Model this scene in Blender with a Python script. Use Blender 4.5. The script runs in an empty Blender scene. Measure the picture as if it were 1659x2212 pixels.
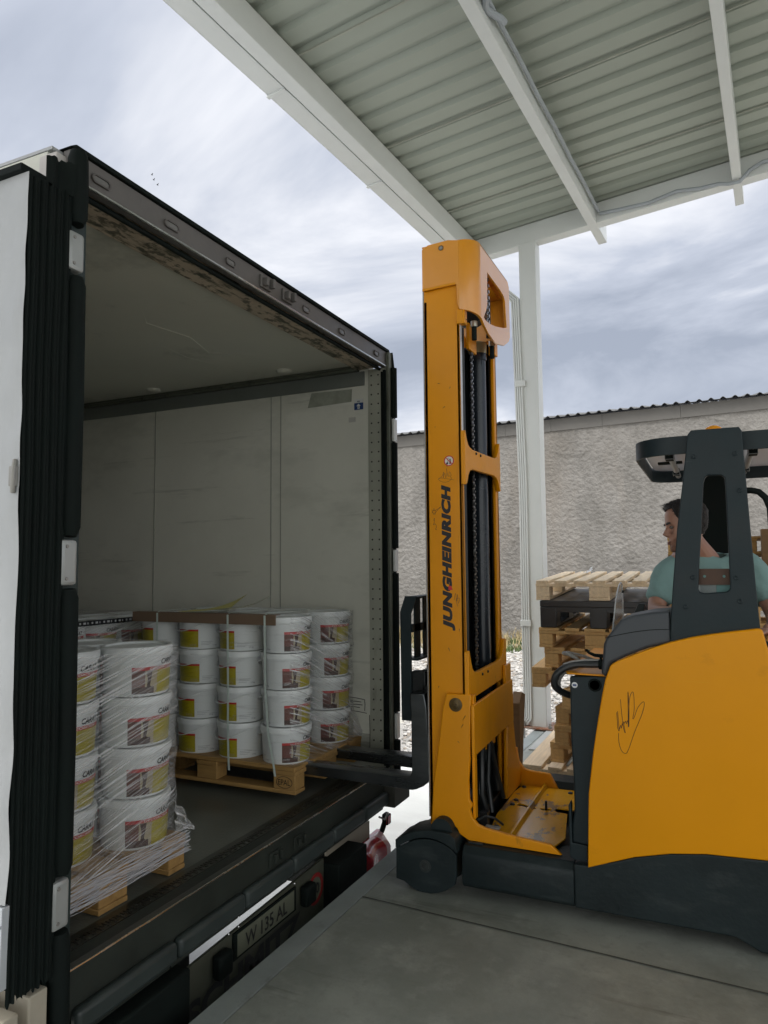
import bpy, bmesh, math, random
from mathutils import Vector, Matrix, noise as mnoise
from mathutils.geometry import tessellate_polygon
random.seed(7)
R = math.radians
scene = bpy.context.scene
col = scene.collection
# ---------------------------------------------------------------- camera
YAW, PITCH, ROLL = R(24.7), R(4.3), R(0.5)
fw = Vector((-math.sin(YAW)*math.cos(PITCH), math.cos(YAW)*math.cos(PITCH), math.sin(PITCH)))
rt = Vector((math.cos(YAW), math.sin(YAW), 0)); up = rt.cross(fw)
rt2 = rt*math.cos(ROLL) - up*math.sin(ROLL); up2 = up*math.cos(ROLL) + rt*math.sin(ROLL)
cd = bpy.data.cameras.new("camera"); cam = bpy.data.objects.new("camera", cd); col.objects.link(cam)
M = Matrix((rt2, up2, -fw)).transposed().to_4x4(); M.translation = (0, 0, 1.6)
cam.matrix_world = M
cd.sensor_fit = 'HORIZONTAL'; cd.sensor_width = 36; cd.lens = 36*1534/1659; cd.clip_start = .02; cd.clip_end = 2000
scene.camera = cam
scene.render.resolution_x, scene.render.resolution_y = 768, 1024
scene.view_settings.view_transform = 'Standard'; scene.view_settings.look = 'None'
scene.view_settings.exposure = 0.45; scene.view_settings.gamma = 1
# ---------------------------------------------------------------- sky and sun
w = bpy.data.worlds.new("World"); scene.world = w; w.use_nodes = True
nt = w.node_tree; nt.nodes.clear(); N = nt.nodes.new; LK = nt.links.new
SUN_EL, SUN_AZ = R(52), R(205)          # azimuth measured clockwise from +Y
wo = N('ShaderNodeOutputWorld'); bg = N('ShaderNodeBackground'); LK(bg.outputs[0], wo.inputs[0])
sky = N('ShaderNodeTexSky'); sky.sky_type = 'NISHITA'; sky.sun_disc = False; sky.sun_elevation = SUN_EL; sky.sun_rotation = SUN_AZ
tc = N('ShaderNodeTexCoord'); sep = N('ShaderNodeSeparateXYZ'); LK(tc.outputs['Generated'], sep.inputs[0])
def wm(op, a, b=None, c=None, clamp=False):
    n = N('ShaderNodeMath'); n.operation = op; n.use_clamp = clamp
    for i, x in enumerate((a, b, c)):
        if x is None: continue
        if hasattr(x, 'is_linked') or hasattr(x, 'links'): LK(x, n.inputs[i])
        else: n.inputs[i].default_value = x
    return n.outputs[0]
zz = wm('ADD', sep.outputs[2], 0.22)
cb = N('ShaderNodeCombineXYZ')
LK(wm('DIVIDE', sep.outputs[0], zz), cb.inputs[0]); LK(wm('DIVIDE', sep.outputs[1], zz), cb.inputs[1]); cb.inputs[2].default_value = 3.1
mp = N('ShaderNodeMapping'); mp.inputs['Rotation'].default_value = (0, 0, R(25)); mp.inputs['Scale'].default_value = (0.75, 1.25, 1); LK(cb.outputs[0], mp.inputs[0])
n1 = N('ShaderNodeTexNoise'); n1.inputs['Scale'].default_value = 1.1; n1.inputs['Detail'].default_value = 7; n1.inputs['Roughness'].default_value = .57; n1.inputs['Distortion'].default_value = .7
LK(mp.outputs[0], n1.inputs[0])
cr = N('ShaderNodeValToRGB'); LK(n1.outputs[0], cr.inputs[0])
e = cr.color_ramp.elements; e[0].position = .34; e[0].color = (.30, .335, .41, 1); e[1].position = .60; e[1].color = (.71, .725, .77, 1)
m_ = cr.color_ramp.elements.new(.48); m_.color = (.455, .49, .57, 1)
# overcast brightness: brighter just above the horizon haze; unseen fill gain added towards the zenith and behind the camera
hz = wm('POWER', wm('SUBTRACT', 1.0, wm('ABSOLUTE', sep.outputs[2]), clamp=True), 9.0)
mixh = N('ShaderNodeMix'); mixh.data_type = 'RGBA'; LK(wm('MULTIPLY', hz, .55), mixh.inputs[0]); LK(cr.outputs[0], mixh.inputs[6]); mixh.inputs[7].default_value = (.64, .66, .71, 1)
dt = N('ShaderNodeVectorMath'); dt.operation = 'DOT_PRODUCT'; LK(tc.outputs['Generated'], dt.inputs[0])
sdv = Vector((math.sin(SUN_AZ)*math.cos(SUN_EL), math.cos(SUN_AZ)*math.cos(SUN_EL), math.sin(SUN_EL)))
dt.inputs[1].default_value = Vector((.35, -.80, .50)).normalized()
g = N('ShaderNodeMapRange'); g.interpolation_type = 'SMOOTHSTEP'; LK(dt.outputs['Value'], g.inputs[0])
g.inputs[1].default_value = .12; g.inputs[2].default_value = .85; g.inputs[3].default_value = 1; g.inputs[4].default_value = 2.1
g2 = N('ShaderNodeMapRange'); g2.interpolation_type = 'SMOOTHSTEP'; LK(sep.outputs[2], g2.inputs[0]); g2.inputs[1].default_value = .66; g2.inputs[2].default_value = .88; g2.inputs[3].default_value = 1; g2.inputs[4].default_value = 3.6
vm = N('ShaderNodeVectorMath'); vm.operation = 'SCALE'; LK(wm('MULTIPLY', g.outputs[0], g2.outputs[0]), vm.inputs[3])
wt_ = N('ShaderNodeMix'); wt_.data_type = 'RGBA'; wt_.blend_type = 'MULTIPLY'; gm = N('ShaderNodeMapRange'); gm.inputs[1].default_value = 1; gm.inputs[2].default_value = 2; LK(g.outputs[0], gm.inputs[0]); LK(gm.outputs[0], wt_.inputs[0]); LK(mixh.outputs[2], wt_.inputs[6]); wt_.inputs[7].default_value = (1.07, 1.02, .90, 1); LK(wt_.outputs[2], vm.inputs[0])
sk = N('ShaderNodeVectorMath'); sk.operation = 'SCALE'; LK(sky.outputs[0], sk.inputs[0]); sk.inputs[3].default_value = .08
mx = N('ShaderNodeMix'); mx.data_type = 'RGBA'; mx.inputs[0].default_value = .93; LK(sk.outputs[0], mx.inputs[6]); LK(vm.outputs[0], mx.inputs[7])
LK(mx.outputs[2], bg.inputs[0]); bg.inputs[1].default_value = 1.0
sl = bpy.data.lights.new("sun", 'SUN'); sl.energy = .7; sl.angle = R(25); sl.color = (1, .97, .92)
so = bpy.data.objects.new("sun", sl); col.objects.link(so); so.rotation_euler = (-sdv).to_track_quat('-Z', 'Y').to_euler()
# ---------------------------------------------------------------- materials
def mat(name, c, rough=.6, metal=0, var=.12, vs=4, bump=0, bs=30, stain=(), coat=0, spec=.5, stretch=(1, 1, 1)):
    m = bpy.data.materials.new(name); m.use_nodes = True; t = m.node_tree; b = t.nodes['Principled BSDF']; A = t.nodes.new; K = t.links.new
    b.inputs['Roughness'].default_value = rough; b.inputs['Metallic'].default_value = metal
    b.inputs['Coat Weight'].default_value = coat; b.inputs['Coat Roughness'].default_value = .18; b.inputs['Specular IOR Level'].default_value = spec
    tcn = A('ShaderNodeTexCoord'); mpn = A('ShaderNodeMapping'); mpn.inputs['Scale'].default_value = stretch; K(tcn.outputs['Object'], mpn.inputs[0])
    nz = A('ShaderNodeTexNoise'); nz.inputs['Scale'].default_value = vs; nz.inputs['Detail'].default_value = 8; nz.inputs['Roughness'].default_value = .62; K(mpn.outputs[0], nz.inputs[0])
    mr = A('ShaderNodeMapRange'); mr.inputs[1].default_value = .3; mr.inputs[2].default_value = .7; mr.inputs[3].default_value = 1-var; mr.inputs[4].default_value = 1+var; K(nz.outputs[0], mr.inputs[0])
    sc = A('ShaderNodeVectorMath'); sc.operation = 'SCALE'; sc.inputs[0].default_value = c[:3]; K(mr.outputs[0], sc.inputs[3])
    out = sc.outputs[0]
    # stain = (colour, scale, lo, hi, (stretch), strength)
    for (sc_, ss, lo, hi, st, am) in stain:
        m2 = A('ShaderNodeMapping'); m2.inputs['Scale'].default_value = st; m2.inputs['Location'].default_value = (ss*1.7, 3.1, ss); K(tcn.outputs['Object'], m2.inputs[0])
        n2 = A('ShaderNodeTexNoise'); n2.inputs['Scale'].default_value = ss; n2.inputs['Detail'].default_value = 9; n2.inputs['Roughness'].default_value = .65; K(m2.outputs[0], n2.inputs[0])
        r2 = A('ShaderNodeMapRange'); r2.inputs[1].default_value = lo; r2.inputs[2].default_value = hi; r2.inputs[4].default_value = am; K(n2.outputs[0], r2.inputs[0])
        mm = A('ShaderNodeMix'); mm.data_type = 'RGBA'; K(r2.outputs[0], mm.inputs[0]); K(out, mm.inputs[6]); mm.inputs[7].default_value = (*sc_, 1); out = mm.outputs[2]
    K(out, b.inputs['Base Color'])
    rr = A('ShaderNodeMapRange'); rr.inputs[1].default_value = .3; rr.inputs[2].default_value = .7; rr.inputs[3].default_value = max(0, rough-.08); rr.inputs[4].default_value = min(1, rough+.08); K(nz.outputs[0], rr.inputs[0]); K(rr.outputs[0], b.inputs['Roughness'])
    if bump:
        nb = A('ShaderNodeTexNoise'); nb.inputs['Scale'].default_value = bs; nb.inputs['Detail'].default_value = 6; K(mpn.outputs[0], nb.inputs[0])
        bp = A('ShaderNodeBump'); bp.inputs['Strength'].default_value = min(1, bump); bp.inputs['Distance'].default_value = .02*max(1, bump); K(nb.outputs[0], bp.inputs['Height']); K(bp.outputs[0], b.inputs['Normal'])
    return m
DIRT = (.02, .02, .015)
Y_ = mat('yellow_paint', (.72, .275, .0), .42, 0, .05, 2.5, .04, 60, stain=(((.10, .055, .01), 9, .66, .74, (1, 1, .35), .55), ((.05, .03, .01), 38, .67, .72, (1, 1, .3), .7), ((.38, .15, .003), 1.7, .55, .75, (1, 1, .5), .45)), coat=.12, spec=.25)
YC = mat('yellow_paint_worn', (.80, .38, .006), .22, 0, .08, 3, .05, 50, coat=.6, stain=(((.30, .22, .12), 9, .64, .72, (1, 1, 1), .3), ((.15, .135, .13), 5.2, .555, .575, (1, .5, 1), .85), ((.05, .03, .02), 30, .64, .70, (1, 1, 1), .7)))
DG = mat('dark_grey_paint', (.011, .021, .025), .5, 0, .18, 5, .05, 60, spec=.3, stain=(((.10, .12, .12), 14, .66, .74, (.25, .25, 2), .35), ((.09, .09, .08), 46, .71, .74, (1, 1, 1), .6)))
CH = mat('chassis_paint', (.012, .020, .022), .5, 0, .25, 4, .10, 40, spec=.3, stain=(((.06, .072, .072), 7, .54, .74, (.6, .6, 2), .4), ((.19, .18, .15), 50, .70, .74, (.4, .4, 1), .5)))
BK = mat('black_steel', (.007, .010, .011), .45, .2, .3, 8, .05, 60, stain=(((.10, .10, .09), 30, .66, .72, (.4, 1, 1), .5),))
RB = mat('black_rubber', (.0045, .008, .007), .75, 0, .3, 6, .08, 40, spec=.18)
HOSE = mat('hose_rubber', (.02, .023, .025), .4, 0, .2, 10)
HOSEG = mat('grey_hose', (.25, .25, .24), .45, 0, .15, 10)
STEEL = mat('worn_steel', (.42, .42, .42), .32, 1, .25, 10, .05, 80, stretch=(.2, 3, 1))
FORK = mat('fork_steel', (.10, .11, .115), .3, .9, .35, 6, .05, 60, stretch=(.3, 3, 1))
CHROME = mat('bright_steel', (.6, .6, .58), .25, 1, .1, 8)
DULL = mat('plastic_dash', (.045, .052, .060), .5, 0, .08, 6, .06, 300)
WH = mat('white_steel_paint', (.63, .65, .64), .38, 0, .04, 2, .02, 30, stain=(((.35, .33, .28), 12, .70, .78, (1, 1, .3), .5),))
ROOF = mat('roof_sheet_metal', (.33, .36, .31), .45, .1, .06, 1.5, .03, 12, stretch=(.2, 1, 1), stain=(((.28, .31, .26), 1.2, .5, .7, (.3, 1, 1), .5),))
CDT = mat('grey_conduit', (.34, .37, .40), .5)
CONC = mat('dock_concrete', (.275, .290, .262), .55, 0, .16, 1.6, .10, 60, stain=(((.155, .172, .152), 1.6, .46, .60, (1, 1, 1), .6), ((.37, .38, .35), 5, .52, .68, (1, 1, 1), .55), ((.17, .18, .16), 14, .54, .64, (1, 1, 1), .35), ((.08, .085, .075), 9, .66, .74, (1, 1, 1), .6), ((.07, .07, .06), 3.3, .60, .68, (.25, 2.2, 1), .45), ((.05, .05, .045), 70, .68, .72, (1, 1, 1), .5)))
LIP = mat('dock_edge_steel', (.26, .29, .285), .55, .1, .18, 3, .08, 40, stain=(((.12, .125, .11), 6, .58, .7, (1, 1, 1), .5), ((.4, .4, .38), 30, .69, .74, (1, 1, 1), .6), ((.22, .09, .03), 12, .70, .76, (1, 1, 1), .6)))
YARD = mat('yard_concrete', (.52, .52, .49), .75, 0, .07, 2, .12, 30, stain=(((.40, .39, .36), 1.5, .5, .7, (.4, 1, 1), .6),))
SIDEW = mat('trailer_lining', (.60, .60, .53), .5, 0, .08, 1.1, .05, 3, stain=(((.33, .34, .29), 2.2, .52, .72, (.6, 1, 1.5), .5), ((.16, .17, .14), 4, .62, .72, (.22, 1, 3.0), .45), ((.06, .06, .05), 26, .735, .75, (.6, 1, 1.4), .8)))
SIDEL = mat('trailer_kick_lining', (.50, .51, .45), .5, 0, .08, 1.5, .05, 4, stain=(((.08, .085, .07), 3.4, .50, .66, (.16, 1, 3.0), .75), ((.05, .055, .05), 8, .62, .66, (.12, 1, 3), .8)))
CEIL = mat('trailer_ceiling', (.62, .62, .54), .45, 0, .06, 1.2, .35, 1.7, stain=(((.22, .23, .19), 2, .58, .72, (1, 1, 1), .5), ((.06, .06, .05), 40, .76, .78, (.5, .5, 1), .8)))
GRIME = mat('mouldy_band', (.55, .46, .35), .6, 0, .2, 6, .1, 40, stain=(((.05, .055, .03), 7, .50, .60, (2.2, .5, 1), .9), ((.03, .035, .02), 24, .52, .60, (1, .6, 1), .8)))
HEAD = mat('header_paint', (.135, .125, .118), .45, .2, .15, 3, .05, 40, stain=(((.05, .05, .045), 4, .55, .72, (1, .4, 1), .5),))
FRAMEG = mat('frame_grey', (.13, .14, .11), .5, .2, .2, 4, .05, 40, stain=(((.04, .045, .03), 10, .55, .66, (1, 1, .4), .6),))
RAILD = mat('rail_dark', (.15, .165, .15), .5, .1, .1, 3)
DECK = mat('trailer_floor', (.14, .15, .13), .36, .2, .3, 3, .12, 90, stain=(((.12, .125, .11), 5, .60, .75, (.3, 1, 1), .45), ((.2, .2, .18), 18, .70, .76, (1, .3, 1), .5)))
SILL = mat('sill_paint', (.024, .030, .024), .6, .2, .3, 4, .06, 40, stain=(((.16, .15, .13), 12, .67, .76, (1, .4, 1), .5),))
SILLT = mat('worn_sill_edge', (.10, .105, .09), .38, .8, .35, 8, .12, 60, stretch=(1, .4, 1))
DOORW = mat('door_white', (.40, .41, .42), .45, 0, .10, 2, .9, 3.0, stain=(((.30, .29, .26), 3.5, .60, .74, (1, 1, .3), .5), ((.08, .08, .08), 34, .74, .76, (1, 1, .3), .7)))
BEIGE = mat('beige_panel', (.38, .34, .27), .6, 0, .12, 4)
BUCK = mat('bucket_plastic', (.68, .71, .71), .35, 0, .02, 3)
RED = mat('label_red', (.42, .015, .015), .4, 0, .03); OLV = mat('label_olive', (.33, .28, .008), .4, 0, .10, 14)
BRN = mat('label_chocolate', (.045, .018, .012), .35, 0, .4, 25); PNK = mat('label_picture', (.11, .035, .025), .4, 0, .3, 10); CRM = mat('label_cream', (.34, .29, .19), .4, 0, .08, 12)
INK = mat('black_ink', (.012, .012, .014), .5, 0, .05); INKG = mat('grey_ink', (.22, .24, .26), .5, 0, .05); WINK = mat('white_ink', (.65, .6, .55), .5, 0, .05)
CARD = mat('brown_cardboard', (.17, .115, .075), .75, 0, .1, 6, .05, 80)
PAPER = mat('yellow_paper', (.68, .64, .22), .7, 0, .05); PAPW = mat('white_paper', (.75, .75, .62), .7, 0, .05)
STRAP = mat('plastic_strap', (.52, .60, .56), .35, 0, .05)
def wood(name, c, k):
    return mat(name, c, .72, 0, .16, 7, .12, 50, stretch=(.5, 6, 6) if k else (6, .5, 6), stain=(((c[0]*.45, c[1]*.38, c[2]*.3), 5, .58, .75, (.4, 3, 3) if k else (3, .4, 3), .6), ((.03, .02, .012), 26, .72, .76, (1, 1, 1), .7)))
WD = wood('pale_pallet_wood', (.76, .61, .42), 1); WD2 = wood('weathered_pallet_wood', (.56, .36, .15), 1); WD3 = wood('dark_pallet_wood', (.17, .095, .040), 1); WDE = wood('honey_pallet_wood', (.34, .20, .065), 1)
PLAS = mat('black_plastic', (.028, .030, .033), .38, 0, .1, 6, .03, 60)
SKIN = mat('skin', (.36, .19, .13), .5, 0, .08, 9, .06, 200, stain=(((.36, .13, .085), 7, .55, .7, (1, 1, 1), .4),)); HAIR = mat('dark_hair', (.012, .009, .007), .6, 0, .4, 60, .6, 160); LIPS = mat('lips', (.22, .085, .065), .45)
STUB = mat('stubble', (.10, .06, .042), .75, 0, .3, 120, .4, 300); EYEW = mat('eye_white', (.16, .14, .13), .2); TEE = mat('mint_cotton', (.20, .33, .32), .85, 0, .06, 6, 1.2, 6)
JEAN = mat('dark_denim', (.03, .04, .06), .8); LBTEAL = mat('teal_vinyl', (.10, .22, .21), .6)
REDL = mat('red_lens', (.42, .012, .025), .12, 0, .2, 5, coat=1); PINKL = mat('clear_lens', (.6, .35, .36), .12, 0, .1, 5, coat=1)
BLUE = mat('sign_blue', (.012, .045, .16), .4); WPL = mat('white_plate', (.13, .14, .10), .5, 0, .1); REDP = mat('sign_red', (.25, .02, .02), .5)
PLR = mat('rear_panel_paint', (.07, .075, .055), .5, .1, .2, 4, .05, 40); BEAC = mat('beacon_orange', (.80, .30, .01), .25, coat=.6); BROWNP = mat('brown_steel_plate', (.075, .040, .025), .6, .2, .2, 10)
GAL = mat('galvanised', (.30, .29, .27), .5, .6, .2, 10)
def clear(name, tint, alpha, rough=.08):
    m = bpy.data.materials.new(name); m.use_nodes = True; t = m.node_tree; t.nodes.clear(); A = t.nodes.new; K = t.links.new
    o = A('ShaderNodeOutputMaterial'); tr = A('ShaderNodeBsdfTransparent'); p = A('ShaderNodeBsdfPrincipled'); p.inputs['Base Color'].default_value = (*tint, 1); p.inputs['Roughness'].default_value = rough
    mxn = A('ShaderNodeMixShader'); mxn.inputs[0].default_value = alpha; K(tr.outputs[0], mxn.inputs[1]); K(p.outputs[0], mxn.inputs[2]); K(mxn.outputs[0], o.inputs[0])
    return m
PANE = clear('milky_pane', (.88, .88, .95), .72, .3); GLASS = clear('scratched_screen', (.55, .58, .60), .35, .1)
def film(name, rot, lo, hi, base, sc=(1, 1.1, 34), amp=.9, broad=.35):
    m = bpy.data.materials.new(name); m.use_nodes = True; t = m.node_tree; t.nodes.clear(); A = t.nodes.new; K = t.links.new
    o = A('ShaderNodeOutputMaterial'); tr = A('ShaderNodeBsdfTransparent'); p = A('ShaderNodeBsdfPrincipled'); p.inputs['Base Color'].default_value = (.92, .92, .95, 1); p.inputs['Roughness'].default_value = .2; gl = A('ShaderNodeBsdfGlossy'); gl.inputs['Roughness'].default_value = .22; gl.inputs['Color'].default_value = (1, 1, 1, 1); ms = A('ShaderNodeMixShader'); ms.inputs[0].default_value = .5; p.inputs['Specular IOR Level'].default_value = .9
    tcn = A('ShaderNodeTexCoord'); mpn = A('ShaderNodeMapping'); mpn.vector_type = 'POINT'; mpn.inputs['Rotation'].default_value = rot; K(tcn.outputs['Object'], mpn.inputs[0])
    mps = A('ShaderNodeMapping'); mps.inputs['Scale'].default_value = sc; K(mpn.outputs[0], mps.inputs[0])
    nz = A('ShaderNodeTexNoise'); nz.inputs['Scale'].default_value = 2.2; nz.inputs['Detail'].default_value = 9; nz.inputs['Roughness'].default_value = .68; nz.inputs['Distortion'].default_value = .25; K(mps.outputs[0], nz.inputs[0])
    n2 = A('ShaderNodeTexNoise'); n2.inputs['Scale'].default_value = 3.2; n2.inputs['Detail'].default_value = 3; K(mpn.outputs[0], n2.inputs[0])
    r1 = A('ShaderNodeMapRange'); r1.inputs[1].default_value = lo; r1.inputs[2].default_value = hi; r1.inputs[3].default_value = 0; r1.inputs[4].default_value = amp; K(nz.outputs[0], r1.inputs[0])
    r2 = A('ShaderNodeMapRange'); r2.inputs[1].default_value = .38; r2.inputs[2].default_value = .68; r2.inputs[3].default_value = broad; r2.inputs[4].default_value = 1; K(n2.outputs[0], r2.inputs[0])
    ml = A('ShaderNodeMath'); ml.operation = 'MULTIPLY'; K(r1.outputs[0], ml.inputs[0]); K(r2.outputs[0], ml.inputs[1])
    ad = A('ShaderNodeMath'); ad.operation = 'ADD'; ad.use_clamp = True; K(ml.outputs[0], ad.inputs[0]); ad.inputs[1].default_value = base
    bp = A('ShaderNodeBump'); bp.inputs['Strength'].default_value = .9; bp.inputs['Distance'].default_value = .012; K(nz.outputs[0], bp.inputs['Height']); K(bp.outputs[0], p.inputs['Normal']); K(bp.outputs[0], gl.inputs['Normal']); K(p.outputs[0], ms.inputs[1]); K(gl.outputs[0], ms.inputs[2])
    mxn = A('ShaderNodeMixShader'); K(ad.outputs[0], mxn.inputs[0]); K(tr.outputs[0], mxn.inputs[1]); K(ms.outputs[0], mxn.inputs[2]); K(mxn.outputs[0], o.inputs[0])
    return m
FILM = film('stretch_film', (R(-14), 0, 0), .485, .60, .075, sc=(1, 1.0, 70), amp=1)
FILMC = film('stretch_film_clear', (0, R(4), 0), .56, .68, .03, sc=(1.2, 1, 26), amp=.45)
FILMD = film('stretch_film_bunched', (R(-2), 0, 0), .50, .60, .04, sc=(1, 1.0, 80), broad=.4)
FILMT = film('stretch_film_top', (0, 0, R(20)), .5, .66, .10, sc=(1, 8, 1))
# ---------------------------------------------------------------- mesh helpers
AX = {'x': lambda u, v, a: (a, u, v), 'y': lambda u, v, a: (u, a, v), 'z': lambda u, v, a: (u, v, a)}
class MB:
    def __init__(s): s.v = []; s.f = []; s.m = []
    def add(s, vs, fs, m=0):
        o = len(s.v); s.v += [tuple(v) for v in vs]; s.f += [tuple(i+o for i in f) for f in fs]; s.m += [m]*len(fs); return s
    def box(s, x0, x1, y0, y1, z0, z1, m=0):
        vs = [(x, y, z) for z in (z0, z1) for y in (y0, y1) for x in (x0, x1)]
        return s.add(vs, [(0, 2, 3, 1), (4, 5, 7, 6), (0, 1, 5, 4), (2, 6, 7, 3), (0, 4, 6, 2), (1, 3, 7, 5)], m)
    def prism(s, ax, outer, a0, a1, holes=(), m=0):
        A = AX[ax]; loops = [list(outer)]+[list(h) for h in holes]; pts = [p for l in loops for p in l]; n = len(pts)
        tris = tessellate_polygon([[Vector((p[0], p[1], 0)) for p in l] for l in loops])
        vs = [A(p[0], p[1], a0) for p in pts]+[A(p[0], p[1], a1) for p in pts]
        fs = [tuple(t) for t in tris]+[tuple(i+n for i in reversed(t)) for t in tris]
        o = 0
        for l in loops:
            k = len(l)
            for i in range(k): fs.append((o+i, o+(i+1) % k, n+o+(i+1) % k, n+o+i))
            o += k
        return s.add(vs, fs, m)
    def tube(s, pts, r, n=8, m=0, closed=False, caps=True):
        pts = [Vector(p) for p in pts]; L = len(pts); rings = []; pn = None
        rr = r if isinstance(r, (list, tuple)) else [r]*L
        for i, p in enumerate(pts):
            a = pts[i-1] if (i > 0 or closed) else p; b = pts[(i+1) % L] if (i < L-1 or closed) else p
            d = (b-a).normalized()
            if pn is None: q = Vector((0, 0, 1)) if abs(d.z) < .9 else Vector((1, 0, 0))
            else: q = pn
            u = (q-d*q.dot(d)).normalized(); pn = u; v = d.cross(u)
            rings.append([p+(u*math.cos(2*math.pi*k/n)+v*math.sin(2*math.pi*k/n))*rr[i] for k in range(n)])
        vs = [x for g_ in rings for x in g_]; fs = []
        for i in range(L if closed else L-1):
            j = (i+1) % L
            for k in range(n): fs.append((i*n+k, i*n+(k+1) % n, j*n+(k+1) % n, j*n+k))
        if caps and not closed: fs += [tuple(reversed(range(n))), tuple((L-1)*n+k for k in range(n))]
        return s.add(vs, fs, m)
    def lathe(s, prof, n=24, c=(0, 0, 0), ax='z', m=0, a0=0, a1=2*math.pi):
        full = abs(a1-a0-2*math.pi) < 1e-6; k = n if full else n+1; vs = []; fs = []
        for r_, h in prof:
            for i in range(k):
                t = a0+(a1-a0)*i/n; u, v = r_*math.cos(t), r_*math.sin(t)
                q = {'z': (u, v, h), 'y': (u, h, v), 'x': (h, u, v)}[ax]; vs.append((q[0]+c[0], q[1]+c[1], q[2]+c[2]))
        for j in range(len(prof)-1):
            for i in range(n):
                b = (i+1) % k if full else i+1; fs.append((j*k+i, j*k+b, (j+1)*k+b, (j+1)*k+i))
        if full:
            if prof[0][0] > 1e-6: fs.append(tuple(reversed(range(k))))
            if prof[-1][0] > 1e-6: fs.append(tuple((len(prof)-1)*k+i for i in range(k)))
        return s.add(vs, fs, m)
    def grid(s, fn, nu, nv, m=0, mf=None):
        o = len(s.v)
        for j in range(nv+1):
            for i in range(nu+1): s.v.append(tuple(fn(i/nu, j/nv)))
        for j in range(nv):
            for i in range(nu):
                a = o+j*(nu+1)+i; s.f.append((a, a+1, a+nu+2, a+nu+1)); s.m.append(mf(i/nu, j/nv) if mf else m)
        return s
    def build(s, name, mats, parent=None, bevel=0, seg=2, ang=35, origin=None):
        me = bpy.data.meshes.new(name)
        o_ = Vector(origin) if origin is not None else (ORG.get(parent.name, Vector()) if parent else Vector())
        me.from_pydata([Vector(v)-o_ for v in s.v], [], s.f); me.update()
        for m in (mats if isinstance(mats, (list, tuple)) else [mats]): me.materials.append(m)
        me.polygons.foreach_set('material_index', s.m)
        bm = bmesh.new(); bm.from_mesh(me); bmesh.ops.remove_doubles(bm, verts=bm.verts, dist=1e-6)
        bmesh.ops.recalc_face_normals(bm, faces=bm.faces)
        if bevel:
            es = [e_ for e_ in bm.edges if len(e_.link_faces) == 2 and e_.calc_face_angle(0) > R(30)]
            orig = list(bm.faces)
            for f in orig: f.tag = False
            rb_ = bmesh.ops.bevel(bm, geom=es, offset=bevel, segments=seg, profile=.5, affect='EDGES', clamp_overlap=True)
            new = set(rb_['faces'])
        else: new = set()
        bm.normal_update()
        for f in bm.faces: f.smooth = True
        if bevel:      # flat panels keep flat shading, curved strips and rounded edges stay smooth
            flat = [f for f in bm.faces if f not in new and not any(len(e_.link_faces) == 2 and all(g_ not in new for g_ in e_.link_faces) and .008 < e_.calc_face_angle(0) < R(ang) for e_ in f.edges)]
            for f in flat: f.smooth = False
        for e_ in bm.edges:
            if len(e_.link_faces) != 2 or e_.calc_face_angle(0) > R(ang): e_.smooth = False
        bm.to_mesh(me); bm.free()
        ob = bpy.data.objects.new(name, me); col.objects.link(ob)
        if origin is not None: ob.location = o_
        if parent: ob.parent = parent; ORG[ob.name] = o_
        return ob
ORG = {}
def thing(name, label, cat, loc=(0, 0, 0), rot=0, group=None):
    o = bpy.data.objects.new(name, None); col.objects.link(o); o.location = loc; o.rotation_euler = (0, 0, rot); o.empty_display_size = .1
    o['label'] = label; o['category'] = cat
    if group: o['group'] = group
    ORG[o.name] = Vector(loc); return o
def tag(o, label, cat, group=None, kind=None):
    o['label'] = label; o['category'] = cat
    if group: o['group'] = group
    if kind: o['kind'] = kind
    return o
def structure(o): o['kind'] = 'structure'; return o
def copy_tree(o, parent=None):
    c = o.copy(); col.objects.link(c); c.parent = parent
    for ch in list(o.children): copy_tree(ch, c)
    return c
def dup(src, loc, rot, label, rx=0, ry=0, group=None):
    c = copy_tree(src); c.location = loc; c.rotation_euler = (rx, ry, rot); c['label'] = label
    if group: c['group'] = group
    return c
_tx = {}
def text(s, size, bold=0.0, shear=0.0, space=1.0):
    """flat text triangles, origin at left baseline, returned as (verts, faces)"""
    cu = bpy.data.curves.new('lettering', 'FONT'); cu.body = s; cu.size = size; cu.offset = bold*size; cu.shear = shear; cu.space_character = space; cu.resolution_u = 3
    ob = bpy.data.objects.new('lettering', cu); col.objects.link(ob)
    dg = bpy.context.evaluated_depsgraph_get(); me = bpy.data.meshes.new_from_object(ob.evaluated_get(dg))
    vs = [v.co.copy() for v in me.vertices]; fs = [tuple(p.vertices) for p in me.polygons]
    bpy.data.objects.remove(ob); bpy.data.curves.remove(cu); bpy.data.meshes.remove(me); return vs, fs
def fit(vs, w_=None, h_=None):
    x0 = min(v.x for v in vs); x1 = max(v.x for v in vs); y0 = min(v.y for v in vs); y1 = max(v.y for v in vs)
    sx = w_/(x1-x0) if w_ else 1; sy = h_/(y1-y0) if h_ else (sx if w_ else 1)
    if not w_ and h_: sx = sy
    return [Vector(((v.x-x0)*sx, (v.y-y0)*sy, 0)) for v in vs]
# ================================================================ ground and dock
b = MB(); b.grid(lambda u, v: (-60+120*u, -40+130*v, -.955), 2, 2); gb = b.build('ground', mat('yard_earth', (.40, .38, .33), .9, 0, .1, .5)); structure(gb)
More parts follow.
